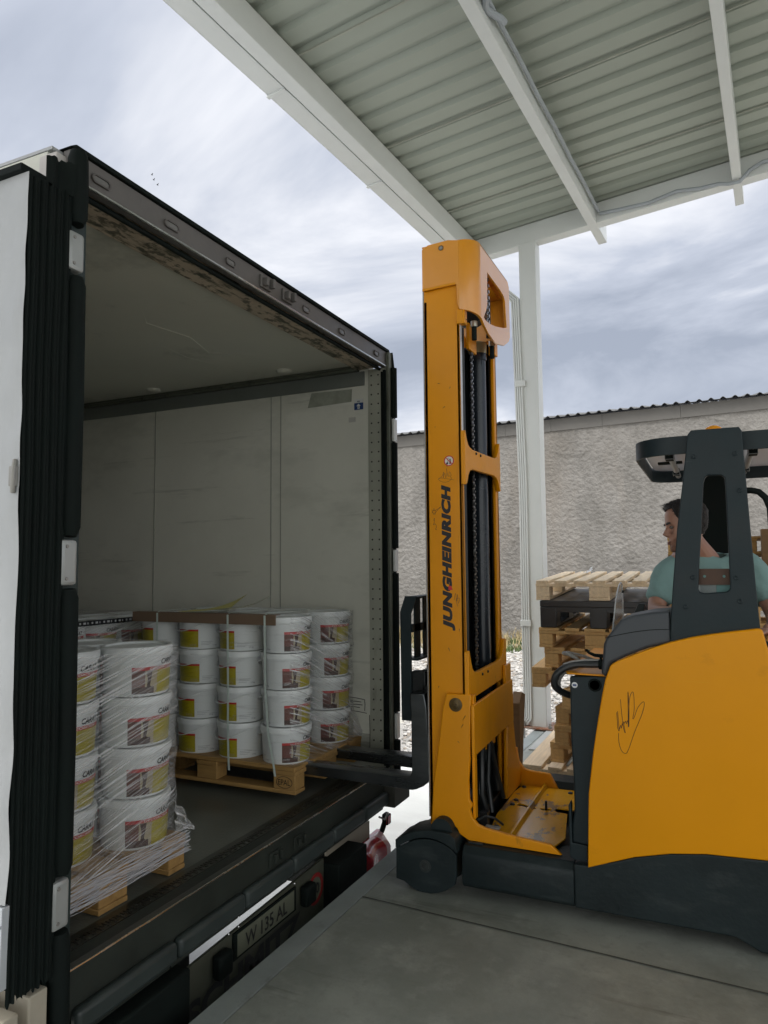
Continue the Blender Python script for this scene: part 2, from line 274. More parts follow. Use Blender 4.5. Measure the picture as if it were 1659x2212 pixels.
# far edge of the concrete apron, gravel beyond it
b = MB(); b.box(-30, 14, -30, 8.62, -1.1, -.951); o = b.build('concrete_yard', YARD); structure(o)
GRM = mat('gravel_bed', (.30, .285, .265), .9, 0, .25, 30, 1.0, 26, stain=(((.20, .19, .17), 18, .52, .60, (1, 1, 1), .8), ((.42, .40, .38), 24, .58, .64, (1, 1, 1), .6)))
b = MB(); b.grid(lambda u, v: (-14+19*u, 8.62+15.3*v, -.947+.03*mnoise.noise(Vector((u*40, v*30, 2)))), 90, 70); o = b.build('gravel_ground', GRM); structure(o)
rs = random.Random(3); b = MB()
STM = [mat('stone_'+n_, c, .85, 0, .15, 20) for n_, c in (('pale', (.42, .40, .375)), ('grey', (.27, .26, .245)), ('brown', (.25, .215, .18)))]
def stone(bm_, x, y, s_):
    z = -.94; vs = []; k = 6
    for (h, rr_) in ((-.1, .8), (.35, 1), (.8, .55)):
        for i in range(k):
            a = 2*math.pi*i/k+rs.uniform(-.3, .3); q = rr_*rs.uniform(.7, 1.2)*s_; vs.append((x+math.cos(a)*q*1.3, y+math.sin(a)*q*.9, z+h*s_*rs.uniform(.7, 1.1)))
    vs.append((x, y, z+s_*.9)); fs = []
    for j in range(2):
        for i in range(k): fs.append((j*k+i, j*k+(i+1) % k, (j+1)*k+(i+1) % k, (j+1)*k+i))
    for i in range(k): fs.append((2*k+i, 2*k+(i+1) % k, 3*k))
    bm_.add(vs, fs, rs.choice((0, 0, 1, 1, 2)))
for i in range(9000):
    y = 8.7+14.5*(rs.random()**1.8); ta = rs.choice((rs.uniform(-.43, -.30), rs.uniform(-.28, -.13), rs.uniform(-.13, .05)))
    stone(b, ta*y, y, rs.uniform(.016, .042)*(1+.03*(y-9)))
o = b.build('gravel', STM); tag(o, 'loose pale grey gravel stones spread over the yard beyond the concrete', 'gravel', kind='stuff')
b = MB()
for i in range(5200):
    y = rs.uniform(20.3, 23.6); x = rs.uniform(-12.5, 1); gap = rs.random()
    if mnoise.noise(Vector((x*.9, y*.8, 4))) < -.12 and gap > .3: continue
    dry = mnoise.noise(Vector((x*.6, y*.9, 9)))+.22*(y-21.3) > -.22+.5*(rs.random()-.5)
    for k in range(2):
        h = rs.uniform(.10, .34)*(1.5 if dry and y > 22 else .75); a = rs.uniform(0, 6.28); dx, dy = math.cos(a)*h*.45, math.sin(a)*h*.45; w_ = .014
        xx, yy = x+rs.uniform(-.1, .1), y+rs.uniform(-.1, .1)
        b.add([(xx-w_, yy, -.95), (xx+w_, yy, -.95), (xx+dx*.5+w_*.7, yy+dy*.5, -.95+h*.65), (xx+dx*.5-w_*.7, yy+dy*.5, -.95+h*.65), (xx+dx, yy+dy, -.95+h)], [(0, 1, 2, 3), (3, 2, 4)], (1 if dry else 0))
o = b.build('grass', [mat('green_grass', (.06, .09, .025), .7, 0, .3, 3), mat('dry_grass', (.34, .27, .14), .8, 0, .2, 3)]); tag(o, 'strip of dry yellow and green grass along the foot of the plastered wall', 'grass', kind='stuff')
# loading dock: concrete slab behind a steel angle lip; edge runs a touch off the trailer's rear
ex = lambda y: -1.738+(y-2.108)*.0225
b = MB(); b.add([(ex(-8)+.115, -8, -1), (9, -8, -1), (9, 7.35, -1), (ex(7.35)+.115, 7.35, -1), (ex(-8)+.115, -8, 0), (9, -8, 0), (9, 7.35, 0), (ex(7.35)+.115, 7.35, 0)], [(0, 1, 2, 3), (4, 5, 6, 7), (0, 1, 5, 4), (1, 2, 6, 5), (2, 3, 7, 6), (3, 0, 4, 7)])
dock = structure(b.build('dock_floor', CONC))
b = MB(); b.add([(ex(-8), -8, -.999), (ex(-8)+.11, -8, -.999), (ex(7.35)+.11, 7.35, -.999), (ex(7.35), 7.35, -.999), (ex(-8), -8, .0), (ex(-8)+.11, -8, .0), (ex(7.35)+.11, 7.35, .0), (ex(7.35), 7.35, .0)], [(0, 1, 2, 3), (4, 5, 6, 7), (0, 1, 5, 4), (1, 2, 6, 5), (2, 3, 7, 6), (3, 0, 4, 7)])
structure(b.build('dock_edge', LIP, bevel=.006))
JN = mat('joint_filler', (.07, .075, .065), .8, 0, .3, 20, .1, 60)
b = MB()
for (x0, y0, x1, y1) in ((-1.60, 3.19, 6, 2.78), (-1.62, 1.02, 6, .62), (-1.56, 5.35, 6, 5.0)):
    L_ = 60; pts = []
    for i in range(L_+1):
        t = i/L_; pts.append((x0+(x1-x0)*t, y0+(y1-y0)*t+.005*mnoise.noise(Vector((t*30, y0, 0)))))
    vs = []
    for (x, y) in pts: q = .0045+.002*mnoise.noise(Vector((x*7, y, 3))); vs += [(x, y-q, .004), (x, y+q, .004)]
    b.add(vs, [(2*i, 2*i+1, 2*i+3, 2*i+2) for i in range(L_)])
structure(b.build('floor_joint', JN))
b = MB(); b.box(-1.50, -.2, 6.2, 7.33, .002, .012); structure(b.build('dock_end_plate', mat('dock_end_steel', (.42, .43, .42), .5, .2, .12, 3, stain=(((.25, .12, .06), 6, .66, .74, (1, 1, 1), .5),))))
# ================================================================ plastered hall behind
wt = thing('plastered_hall', 'long grey hall wall of rough plaster with a corrugated roof edge', 'building', (-5, 24, -.95))
WALL = mat('rough_plaster', (.205, .195, .183), .95, 0, .15, .8, 1.0, 9, stain=(((.135, .128, .118), .7, .48, .62, (1.3, 1, .5), .65), ((.25, .24, .225), .9, .56, .60, (1, 1, .8), .3), ((.31, .295, .275), 5.5, .54, .66, (1, 1, 1.6), .3), ((.13, .12, .105), 7, .60, .66, (1, 1, 1.5), .5), ((.22, .185, .15), .35, .55, .7, (1, 1, .3), .4)))
t_ = WALL.node_tree; bp_ = [n for n in t_.nodes if n.type == 'BUMP'][0]; bp_.inputs['Distance'].default_value = .07
ztop = lambda x: 6.33+(x+14)*.0185
def wpt(x, z): return (x, 24.0, z)
b = MB()
def wall_fn(u, v):
    x = -16+26*u; z = -.95+(ztop(x)-.42+.95)*v; p_ = Vector((x, z, 0))
    dsp = .008*mnoise.noise(p_*1.3)+.014*mnoise.noise(p_*6.5)+.016*mnoise.noise(p_*13)+(.02 if mnoise.noise(p_*.35+Vector((3, 0, 0))) > .12 else 0)
    return (x, 24.0-dsp, z)
b.grid(wall_fn, 520, 150); b.build('wall', WALL, wt, ang=180)
b = MB(); b.add([(x, y, z) for y in (24.1, 32) for (x, z) in ((-16, -.95), (10, -.95), (10, ztop(10)), (-16, ztop(-16)))], [(0, 1, 2, 3), (4, 5, 6, 7), (0, 1, 5, 4), (1, 2, 6, 5), (2, 3, 7, 6), (3, 0, 4, 7)]); b.build('wall_core', mat('core_block', (.3, .28, .26), .9), wt)
BAND = mat('smooth_render', (.125, .12, .113), .9, 0, .12, 1, .3, 12, stain=(((.09, .085, .08), 1.6, .55, .7, (.6, 1, 1), .6),))
b = MB(); xs = [-16+1.0*i+.3*math.sin(i*5) for i in range(27)]; xs = [-16]+[-15.2+2.1*i+.5*math.sin(i*5) for i in range(12)]+[10]
for i in range(13):
    x0, x1 = xs[i]+.004, xs[i+1]-.004; dz = rs.uniform(-.006, .006); dy = rs.uniform(0, .006)
    b.add([(x, y, z) for y in (23.93+dy, 24.2) for (x, z) in ((x0, ztop(x0)-.43+dz), (x1, ztop(x1)-.43+dz), (x1, ztop(x1)-.03), (x0, ztop(x0)-.03))], [(0, 1, 2, 3), (4, 5, 6, 7), (0, 1, 5, 4), (1, 2, 6, 5), (2, 3, 7, 6), (3, 0, 4, 7)])
b.build('ring_beam', BAND, wt)
b = MB(); n_ = 26*6*4
def rz(i):
    ph = (i % 8)/8; return .07*min(1, max(0, 1.3-abs(ph-.5)/.20))
vs = []; fs = []
for i in range(n_+1):
    x = -16+26*i/n_; h = ztop(x)+rz(i*24/24 % 24); vs += [(x, 23.72, h-.02), (x, 32.5, h+1.7), (x, 23.72, h+.012-.02)]
# corrugated sheet: front lip and slope
for i in range(n_): a = 3*i; fs += [(a, a+3, a+4, a+1), (a, a+2, a+5, a+3), (a+2, a+1, a+4, a+5)]
b.add(vs, fs); b.build('corrugated_roof', mat('roof_fibre', (.10, .10, .10), .85, 0, .2, 3), wt)
# ================================================================ canopy
ca = R(4.46); cp_ = Vector((math.sin(ca), math.cos(ca), 0)); cs_ = Vector((math.cos(ca), -math.sin(ca), 0)); CP0 = Vector((-1.55, 7.1, 0)); CSL = .063
def cc(s_, p_, z_): q = CP0+cs_*s_+cp_*p_; return (q.x, q.y, z_)
cz = lambda s_: 4.882+CSL*s_          # underside of the steelwork
can = thing('loading_canopy', 'white steel loading canopy with ribbed metal roof over the dock', 'canopy', tuple(CP0))
def cbox(mb, s0, s1, p0, p1, h0, h1, m=0):
    vs = [cc(s_, p_, cz(s_)+h) for h in (h0, h1) for p_ in (p0, p1) for s_ in (s0, s1)]
    mb.add(vs, [(0, 2, 3, 1), (4, 5, 7, 6), (0, 1, 5, 4), (2, 6, 7, 3), (0, 4, 6, 2), (1, 3, 7, 5)], m)
b = MB(); cbox(b, -.74, 6, -.07, .06, .0, .2); b.build('cross_beam', WH, can, .004)
for (s0, s1, pe) in ((-.70, -.60, .02), (.575, .66, .42), (1.86, 1.935, .42)):
    b = MB(); cbox(b, s0, s1, -15, pe, -.004, .196); b.build('purlin', WH, can, .006)
b = MB(); cbox(b, 3.15, 3.23, -15, .42, -.004, .196); b.build('purlin', WH, can, .006)
# box gutter outside the first purlin with sleeve joints
b = MB(); cbox(b, -.850, -.716, -15, -.02, .008, .2); cbox(b, -.856, -.849, -15, -.02, .008, .25); b.build('gutter', WH, can, .004)
for pj in (-.35, -1.9, -3.25, -6, -9): b = MB(); cbox(b, -.864, -.712, pj-.016, pj+.016, -.004, .258); b.build('gutter_sleeve', WH, can, .003)
# trapezoidal sheet, ribs along the slope
prof = []; p_ = -15.0
while p_ < .0:
    prof += [(p_, .205), (p_+.12, .205), (p_+.145, .235), (p_+.185, .235), (p_+.21, .205)]; p_ += .21
b = MB(); vs = []; fs = []
S0, S1 = -.76, 7.0
for (p_, h) in prof:
    for s_ in (S0, S1): vs.append(cc(s_, min(p_, .03), cz(s_)+h))
for i in range(len(prof)-1): fs.append((2*i, 2*i+1, 2*i+3, 2*i+2))
n0 = len(vs)
for (p_, h) in prof:
    for s_ in (S0, S1): vs.append(cc(s_, min(p_, .03), cz(s_)+h+.03))
for i in range(len(prof)-1): fs.append((n0+2*i, n0+2*i+1, n0+2*i+3, n0+2*i+2))
b.add(vs, fs); b.build('roof_sheet', ROOF, can, ang=20)
b = MB()
for pj in (-.78, -2.02, -3.25, -4.6, -5.9): cbox(b, -.75, 6.9, pj, pj+.012, .196, .206)
b.build('sheet_seam', mat('seam_line', (.34, .35, .30), .7), can)
# column
b = MB(); q = .0
b.add([cc(s_, p_, z_) for z_ in (.012, cz(0)) for p_ in (-.085, .075) for s_ in (-.127, .046)], [(0, 2, 3, 1), (4, 5, 7, 6), (0, 1, 5, 4), (2, 6, 7, 3), (0, 4, 6, 2), (1, 3, 7, 5)]); b.build('column', WH, can, .007)
b = MB(); b.add([cc(s_, p_, z_) for z_ in (.0125, .026) for p_ in (-.17, .15) for s_ in (-.2, .12)], [(0, 2, 3, 1), (4, 5, 7, 6), (0, 1, 5, 4), (2, 6, 7, 3), (0, 4, 6, 2), (1, 3, 7, 5)])
RUST = mat('rusty_steel', (.25, .17, .13), .8, .2, .3, 20, stain=(((.24, .07, .02), 14, .48, .6, (1, 1, 1), .9),))
bpn = b.build('base_plate', RUST, can, .002)
for (s_, p_) in ((-.165, -.13), (.09, -.13), (-.165, .11), (.09, .11)):
    b = MB(); c_ = cc(s_, p_, .026); b.lathe([(.02, 0), (.02, .018), (.011, .02), (.011, .045), (0, .045)], 6, c_); b.build('anchor_bolt', GAL, bpn)
# conduit along the cross beam and up the second purlin
b = MB(); pts = [cc(.70, -.10-.0*i, cz(.7)+.10) for i in range(1)]
ks = [(.70, .07), (.9, .05), (1.15, .03), (1.4, .06), (1.6, .02), (1.75, .01), (1.83, -.02), (1.92, -.03), (2.0, .05), (2.1, .09), (2.6, .08), (3.2, .10)]
b.tube([cc(s_, -.095 if s_ < 1.8 or s_ > 1.98 else -.10, cz(s_)+h) for s_, h in ks], .017, 8); b.build('conduit', CDT, can)
b = MB(); b.tube([cc(.69, p_, cz(.69)+.10+.006*math.sin(p_*7)) for p_ in [-.1-.25*i for i in range(34)]], .015, 8); b.tube([cc(.70+.03*math.sin(i), -3.3+.05*i, cz(.7)+.06) for i in range(9)], .022, 8); b.build('conduit', CDT, can)
# downpipe: four-ribbed rectangular pipe with bands
dpn = thing('downpipe', 'white ribbed rectangular rain downpipe fixed beside the canopy column', 'downpipe', (-1.71, 7.0, 0))
def ribbed(mb, path, wdt=.085, dep=.06):
    # path: list of (x, z) in plane y = 7.0, cross-section ribbed on the camera side
    n = len(path)
    for k in range(4):
        o0 = -wdt/2+k*wdt/4+.002; o1 = o0+wdt/4-.004; ring = []
        for i, (x, z) in enumerate(path):
            a = Vector(path[max(i-1, 0)]); c_ = Vector(path[min(i+1, n-1)]); d_ = (c_-a).normalized(); nn = Vector((-d_.y, d_.x)); P_ = Vector((x, z))
            if 0 < i < n-1:
                d1 = (P_-a).normalized(); nn = Vector((-d1.y, d1.x)); cosx = max(.5, abs(nn.dot((Vector((-(c_-P_).normalized().y, (c_-P_).normalized().x))+nn).normalized()))); nn = ((Vector((-(c_-P_).normalized().y, (c_-P_).normalized().x))+nn).normalized())/cosx
            q0 = P_+nn*o0; q1 = P_+nn*o1; ring.append([(q0.x, 7.0, q0.y), (q1.x, 7.0, q1.y), (q1.x, 7.0+dep, q1.y), (q0.x, 7.0+dep, q0.y)])
        vs = [v for r_ in ring for v in r_]; fs = []
        for i in range(n-1):
            for j in range(4): fs.append((4*i+j, 4*i+(j+1) % 4, 4*i+4+(j+1) % 4, 4*i+4+j))
        fs += [(0, 1, 2, 3), (4*n-4, 4*n-3, 4*n-2, 4*n-1)]; mb.add(vs, fs)
b = MB(); ribbed(b, [(-2.6, 4.62), (-1.80, 4.37), (-1.73, 4.30), (-1.69, 2.4), (-1.695, .11), (-1.72, .07), (-1.80, .055)]); b.build('pipe', WH, dpn, .002)
b = MB(); ribbed(b, [(-1.775, .05), (-1.775, -.9)]); b.build('lower_pipe', WH, dpn, .002)
for zb in (3.42, 1.02): b = MB(); b.box(-1.742, -1.638, 6.985, 7.07, zb-.03, zb+.03); b.build('pipe_band', WH, dpn, .004)
# ================================================================ three birds
for i, (px_, pz_) in enumerate(((-32.07, 27.05), (-31.91, 26.67), (-31.59, 26.25))):
    y_ = 34.0; b = MB(); s_ = .17
    b.tube([(0, 0, 0), (.1*s_, 0, 0), (.5*s_, 0, .02), (.8*s_, 0, 0)], [.01, .05*s_*2, .06*s_*2, .01], 6)
    for sg in (-1, 1): b.add([(.2*s_, 0, .02), (.55*s_, 0, .02), (.45*s_, sg*.9*s_, .30*s_), (.3*s_, sg*.9*s_, .32*s_), (.2*s_, 0, .045), (.55*s_, 0, .045), (.45*s_, sg*.9*s_, .34*s_), (.3*s_, sg*.9*s_, .35*s_)], [(0, 1, 2, 3), (4, 5, 6, 7), (0, 1, 5, 4), (1, 2, 6, 5), (2, 3, 7, 6), (3, 0, 4, 7)])
    o = b.build('bird', INK); o.location = (px_, y_, pz_); o.rotation_euler = (0, .5, R(60)); tag(o, ('highest', 'middle', 'lowest')[i]+' of the three tiny dark birds flying left of the canopy', 'bird', 'birds in the sky')
# ================================================================ semi trailer
tr = thing('semi_trailer', 'open white box trailer backed up to the dock with its rear door folded back', 'trailer', (-1.9, 2.95, -.95))
YN, YF = 1.636, 4.19; ZF, ZC = .318, 2.93
b = MB(); b.box(-10, -2.03, YF, YF+.07, .52, 2.98); fw_ = b.build('far_side_wall', SIDEW, tr)
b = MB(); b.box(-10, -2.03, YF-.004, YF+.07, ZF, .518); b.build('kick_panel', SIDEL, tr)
b = MB(); b.box(-10, -1.95, YN-.045, YN, ZF, 2.98); b.build('near_side_wall', SIDEW, tr)
b = MB(); b.box(-10, -1.94, YN, YF, ZC, 2.99); b.build('ceiling', CEIL, tr)
b = MB(); b.box(-10.1, -1.94, 1.60, 4.26, 2.992, 3.003); b.build('roof_skin', DOORW, tr)
b = MB(); b.box(-10.05, -10, YN, YF, ZF, ZC); b.build('front_bulkhead', SIDEL, tr)
b = MB(); b.box(-10, -2.0, YN, YF, .2, ZF-.003); b.build('floor', DECK, tr)
# tread strip near the sill and worn edge
b = MB(); b.box(-2.0, -1.9, YN-.05, YF+.05, .17, .322); b.build('sill', SILL, tr, .004)
b = MB(); b.box(-2.085, -2.005, YN, YF, .3152, .3192); b.box(-1.93, -1.897, YN, YF, .3222, .329); b.build('sill_edge', SILLT, tr)
b = MB(); b.tube([(-1.896, YN+(YF-YN)*i/30, .3275+.0008*math.sin(i*2.1)) for i in range(31)], .0038, 8); b.build('sill_lip', CHROME, tr)
b = MB()
for i in range(150):
    y = YN+.03+i*.017; b.box(-2.05, -2.03, y, y+.008, .3192, .3225)
    if i % 2: b.box(-2.025, -2.012, y, y+.01, .3192, .3225)
b.build('tread_strip', mat('tread', (.06, .06, .05), .4, .6, .4, 20), tr)
# wall details
JS = mat('joint_shade', (.30, .31, .27), .5)
for x in (-2.80, -2.72, -3.86, -5.0, -6.2): b = MB(); b.box(x-.003, x+.003, YF-.006, YF-.001, .53, 2.80); b.build('panel_joint', JS, tr)
b = MB(); b.box(-10, -2.06, YF-.012, YF-.001, 2.80, 2.895); b.build('wall_rail', RAILD, tr, .002)
b = MB(); b.box(-10, -2.10, YF-.035, YF-.001, 2.895, 2.915); b.box(-10, -2.10, YF-.05, YF-.002, 2.9165, 2.9285); b.build('ceiling_trim', FRAMEG, tr)
b = MB(); b.prism('y', [(-2.49+.02*math.sin(i*1.3)*(i % 2), 0) for i in range(0)] or [(-2.50, 2.69), (-2.16, 2.70), (-2.155, 2.785), (-2.47, 2.79)], YF-.0045, YF-.001); b.build('old_sticker_mark', mat('sticker_residue', (.27, .285, .235), .55, 0, .2, 14), tr)
b = MB(); b.prism('y', [(-2.137, 2.64), (-2.072, 2.64), (-2.072, 2.685), (-2.137, 2.685)], YF-.006, YF-.001, m=0); b.prism('y', [(-2.137, 2.686), (-2.072, 2.686), (-2.072, 2.712), (-2.137, 2.712)], YF-.006, YF-.001, m=1)
b.prism('y', [(-2.112, 2.645), (-2.097, 2.645), (-2.097, 2.664), (-2.089, 2.664), (-2.1045, 2.68), (-2.12, 2.664), (-2.112, 2.664)], YF-.0075, YF-.0055, m=1)
b.prism('y', [(-2.107, 2.648), (-2.102, 2.648), (-2.102, 2.662), (-2.107, 2.662)], YF-.0085, YF-.007, m=2); b.prism('y', [(-2.115, 2.69), (-2.095, 2.69), (-2.095, 2.70), (-2.115, 2.70)], YF-.0075, YF-.0055, m=2)
b.build('arrow_sticker', [BLUE, mat('sticker_white', (.55, .56, .54), .4), INKG], tr)
b = MB(); b.box(-2.18, -2.13, YF-.005, YF-.001, 2.56, 2.592); b.build('small_sticker', mat('faded_sticker', (.42, .41, .38), .5), tr)
b = MB()   # scratched outline of an old notice
for (x0, z0, x1, z1) in ((-2.19, .745, -2.075, .735), (-2.19, .745, -2.195, .70), (-2.075, .735, -2.075, .665), (-2.18, .72, -2.10, .718), (-2.17, .70, -2.09, .70), (-2.19, .685, -2.11, .682), (-2.06, .65, -2.20, .66), (-2.04, .64, -2.04, .42)):
    b.tube([(x0, YF-.004, z0), ((x0+x1)/2+.003, YF-.005, (z0+z1)/2+.002), (x1, YF-.004, z1)], .0022, 5)
b.build('scratch_marks', INK, tr)
for x in (-2.60, -3.75): 
    b = MB(); b.lathe([(.0, 2.912), (.035, 2.912), (.042, 2.916), (.052, 2.922), (.058, 2.9295)], 28, (x, 4.04, 0)); b.build('ceiling_boss', CEIL, tr)
b = MB()
for pts in ([(-2.5, 2.1), (-2.9, 2.25), (-3.2, 2.6), (-3.3, 3.0)], [(-2.6, 2.7), (-2.75, 2.9), (-2.7, 3.2), (-2.8, 3.5), (-2.5, 3.7)], [(-3.2, 2.0), (-3.5, 2.6), (-3.9, 3.2)], [(-2.95, 3.2), (-2.98, 3.5), (-2.9, 3.8)]):
    b.tube([(x, y, 2.9312) for x, y in pts], [.001]+[.0035]*(len(pts)-2)+[.001], 6)
b.build('ceiling_crease', CEIL, tr)
# rear frame
b = MB(); b.box(-1.935, -1.9, 1.64, 4.225, 2.902, 3.005); hd = b.build('header', HEAD, tr, .004)
b = MB(); b.prism('x', [(1.63, 3.006), (4.222, 3.006), (4.21, 3.024), (1.655, 3.024)], -2.02, -1.887); b.build('header_gasket', RB, tr, .004)
b = MB(); b.tube([(-1.945, 1.66, 2.893), (-1.945, 3, 2.891), (-1.945, 4.18, 2.893)], .011, 8); b.build('header_seal', RB, tr)
b = MB(); b.box(-1.9, -1.890, 1.68, 4.19, 2.901, 2.907); b.build('header_lip', CHROME, tr)
b = MB(); b.box(-2.12, -1.955, YN, YF, 2.908, 2.9285); b.build('ceiling_band', GRIME, tr, .003)
for (y, big) in ((1.77, 1), (2.13, 1), (2.51, 1), (3.16, 1), (3.56, 1), (4.03, 1)):
    L_ = .07 if y < 2.3 else .055
    def oval(a, h, n=20, y=y): return [(y+a*(1 if math.cos(2*math.pi*i/n) > 0 else -1)*.6+a*.4*math.cos(2*math.pi*i/n), 2.952+h*math.sin(2*math.pi*i/n)) for i in range(n)]
    b = MB(); b.prism('x', oval(L_*.62, .017), -1.9, -1.891, [oval(L_*.5, .011)]); ml = b.build('marker_lamp', mat('lamp_rim', (.10, .09, .085), .5) if y == 1.77 else bpy.data.materials['lamp_rim'], tr, .002)
    b = MB(); b.prism('x', oval(L_*.48, .010), -1.8995, -1.895); b.build('lens', mat('marker_lens', (.17, .165, .16), .2) if y == 1.77 else bpy.data.materials['marker_lens'], ml)
for y in (2.78, 2.97):
    b = MB(); b.box(-1.9, -1.886, y-.045, y+.045, 2.925, 2.985); b.box(-1.887, -1.86, y-.035, y-.015, 2.93, 2.97); b.box(-1.887, -1.86, y+.02, y+.04, 2.935, 2.98); b.build('door_keeper', HEAD, tr, .004)
for y in (2.88, 3.09):
    b = MB(); b.box(-1.9, -1.89, y-.05, y+.05, .225, .285); b.box(-1.891, -1.872, y-.03, y-.012, .235, .275); b.box(-1.891, -1.872, y+.02, y+.036, .24, .28); b.build('door_keeper', SILL, tr, .003)
# far post: inner reveal with rivets, seal, outer cover
b = MB(); b.box(-2.03, -1.9, YF-.015, YF+.02, ZF, 2.90); b.build('door_jamb', mat('jamb_alloy', (.36, .37, .31), .45, .2, .12, 3, .03, 40, stain=(((.07, .07, .05), 6, .6, .72, (1, 1, .3), .5),)), tr, .002)
RVM = mat('rivet_dark', (.03, .03, .025), .6)
for i in range(40):
    z = .36+i*.064
    for x in (-2.005, -1.955):
        b = MB(); b.lathe([(.006, 0), (.005, -.003), (0, -.004)], 8, (x, YF-.015, z), 'y'); b.build('rivet', RVM, tr)
b = MB(); b.box(-1.915, -1.895, YF-.03, YF-.016, ZF+.01, 2.88); b.tube([(-1.925, YF-.022, .34), (-1.925, YF-.022, 2.87)], .008, 8); b.build('door_seal', RB, tr)
b = MB(); b.box(-1.9, -1.878, YF-.012, YF+.035, .24, 3.0); b.build('corner_post', FRAMEG, tr, .003)
b = MB(); b.prism('x', [(YF+.034, 3.008), (YF+.038, 3.008), (YF+.068, 2.90), (YF+.068, .24), (YF+.036, .24)], -1.96, -1.87); b.build('post_cover', RB, tr, .01)
for (z0, z1) in ((2.41, 2.56), (1.56, 1.70), (.50, .66)):
    b = MB(); b.box(-1.872, -1.855, YF+.01, YF+.066, z0, z1); b.build('hinge', WH, tr, .006)
for (z0, z1) in ((2.57, 2.9), (1.71, 2.40), (.67, 1.55), (.25, .49)):
    b = MB(); b.tube([(-1.868, YF+.038, z0), (-1.868, YF+.038, z1)], .024, 10); b.build('hinge_cover', RB, tr)
# near post
HNG = mat('hinge_alloy', (.36, .37, .36), .4, .3, .06, 8)
b = MB(); b.box(-1.93, -1.86, 1.60, 1.68, .17, 2.93); b.build('corner_post', mat('post_green_black', (.015, .028, .026), .5, 0, .2, 5), tr, .006)
for (z0, z1) in ((2.56, 2.69), (1.545, 1.69), (.51, .655)):
    b = MB(); b.box(-1.88, -1.83, 1.585, 1.648, z0, z1)
    hg = b.build('hinge', HNG, tr, .012)
    b = MB()
    for zz_ in (z0+.022, z1-.022): b.lathe([(.006, 0), (.005, .003), (0, .0035)], 10, (-1.83, 1.605, zz_), 'x')
    b.build('screw', GAL, hg)
for (z0, z1) in ((2.72, 2.97), (1.70, 2.545), (.665, 1.535), (-.3, .50)):
    b = MB(); b.tube([(-1.845, 1.625, z0), (-1.848, 1.628, z0+.03), (-1.845, 1.63, (z0+z1)/2), (-1.847, 1.626, z1-.03), (-1.845, 1.624, z1)], [.022, .033, .031, .033, .024], 12); b.build('hinge_cover', RB, tr)
b = MB(); b.box(-1.95, -1.87, 1.56, 1.60, 2.80, 2.945); b.build('corner_cap', mat('cap_pinkish', (.50, .47, .45), .5), tr, .004)
# folded near door: leaf with dented inner skin, ribbed rubber edge
def dent(u, v):
    x = -3.15+1.32*u; z = .66+2.14*v; p_ = Vector((x*2, z*1.5, 1)); edge = math.exp(-((x+1.86)/.05)**2)
    return (x+.010*edge*mnoise.noise(Vector((z*4, 0, 5))), 1.432-.006*mnoise.noise(p_)-edge*(.010*mnoise.noise(Vector((z*7, 1, 2)))+.004), z)
b = MB(); b.grid(dent, 80, 120); dl = b.build('door_leaf', DOORW, tr, ang=180)
b = MB(); b.box(-3.15, -1.86, 1.446, 1.53, .43, 2.80); b.build('door_core', DOORW, tr)
b = MB(); b.box(-3.16, -1.845, 1.415, 1.53, 2.80, 2.825); b.build('door_top_seal', RB, tr, .004)
b = MB(); b.box(-3.15, -1.835, 1.418, 1.445, .43, .655); b.box(-3.15, -1.835, 1.412, 1.42, .60, .61); b.box(-3.15, -1.835, 1.412, 1.42, .47, .475); b.build('door_bottom_rail', mat('alloy_rail', (.52, .55, .58), .4, .3, .06), tr, .003)
b = MB(); rg = []; nr = 11
def gk(u, v):
    i = u*nr; y = 1.438+.155*u; z = .385+2.415*v+(.018*mnoise.noise(Vector((u*14, 0, 1))) if v > .99 else 0)+(.03*mnoise.noise(Vector((u*13, 0, 7))) if v < .01 else 0)
    x = -1.838+.010*abs(math.sin(i*math.pi))*(1 if int(i) % 2 else .4)+.004*mnoise.noise(Vector((u*5, z*3, 0)))
    return (x, y+.004*mnoise.noise(Vector((u*3, z*2, 5))), z)
b.grid(gk, 66, 60); b.build('door_gasket', RB, tr, ang=60)
b = MB(); b.box(-1.92, -1.84, 1.445, 1.60, .42, 2.80); b.build('door_edge', RB, tr)
b = MB(); b.grid(lambda u, v: (-1.842+.012*math.sin(u*9), 1.50+.12*u, 2.80+(.09+.03*u)*v+.012*mnoise.noise(Vector((u*8, v, 3)))), 20, 3); b.build('gasket_flap', RB, tr)
b = MB(); b.box(-1.86, -1.835, 1.415, 1.435, 1.84, 1.90); b.tube([(-1.845, 1.425, 1.92), (-1.84, 1.415, 1.87), (-1.845, 1.42, 1.82)], .008, 8); b.build('door_latch', GAL, tr, .004)
b = MB(); b.box(-2.4, -1.82, 1.42, 1.47, .20, .355); b.box(-2.2, -1.83, 1.51, 1.575, .0, .37); b.build('rear_bracket', BEIGE, tr, .006)
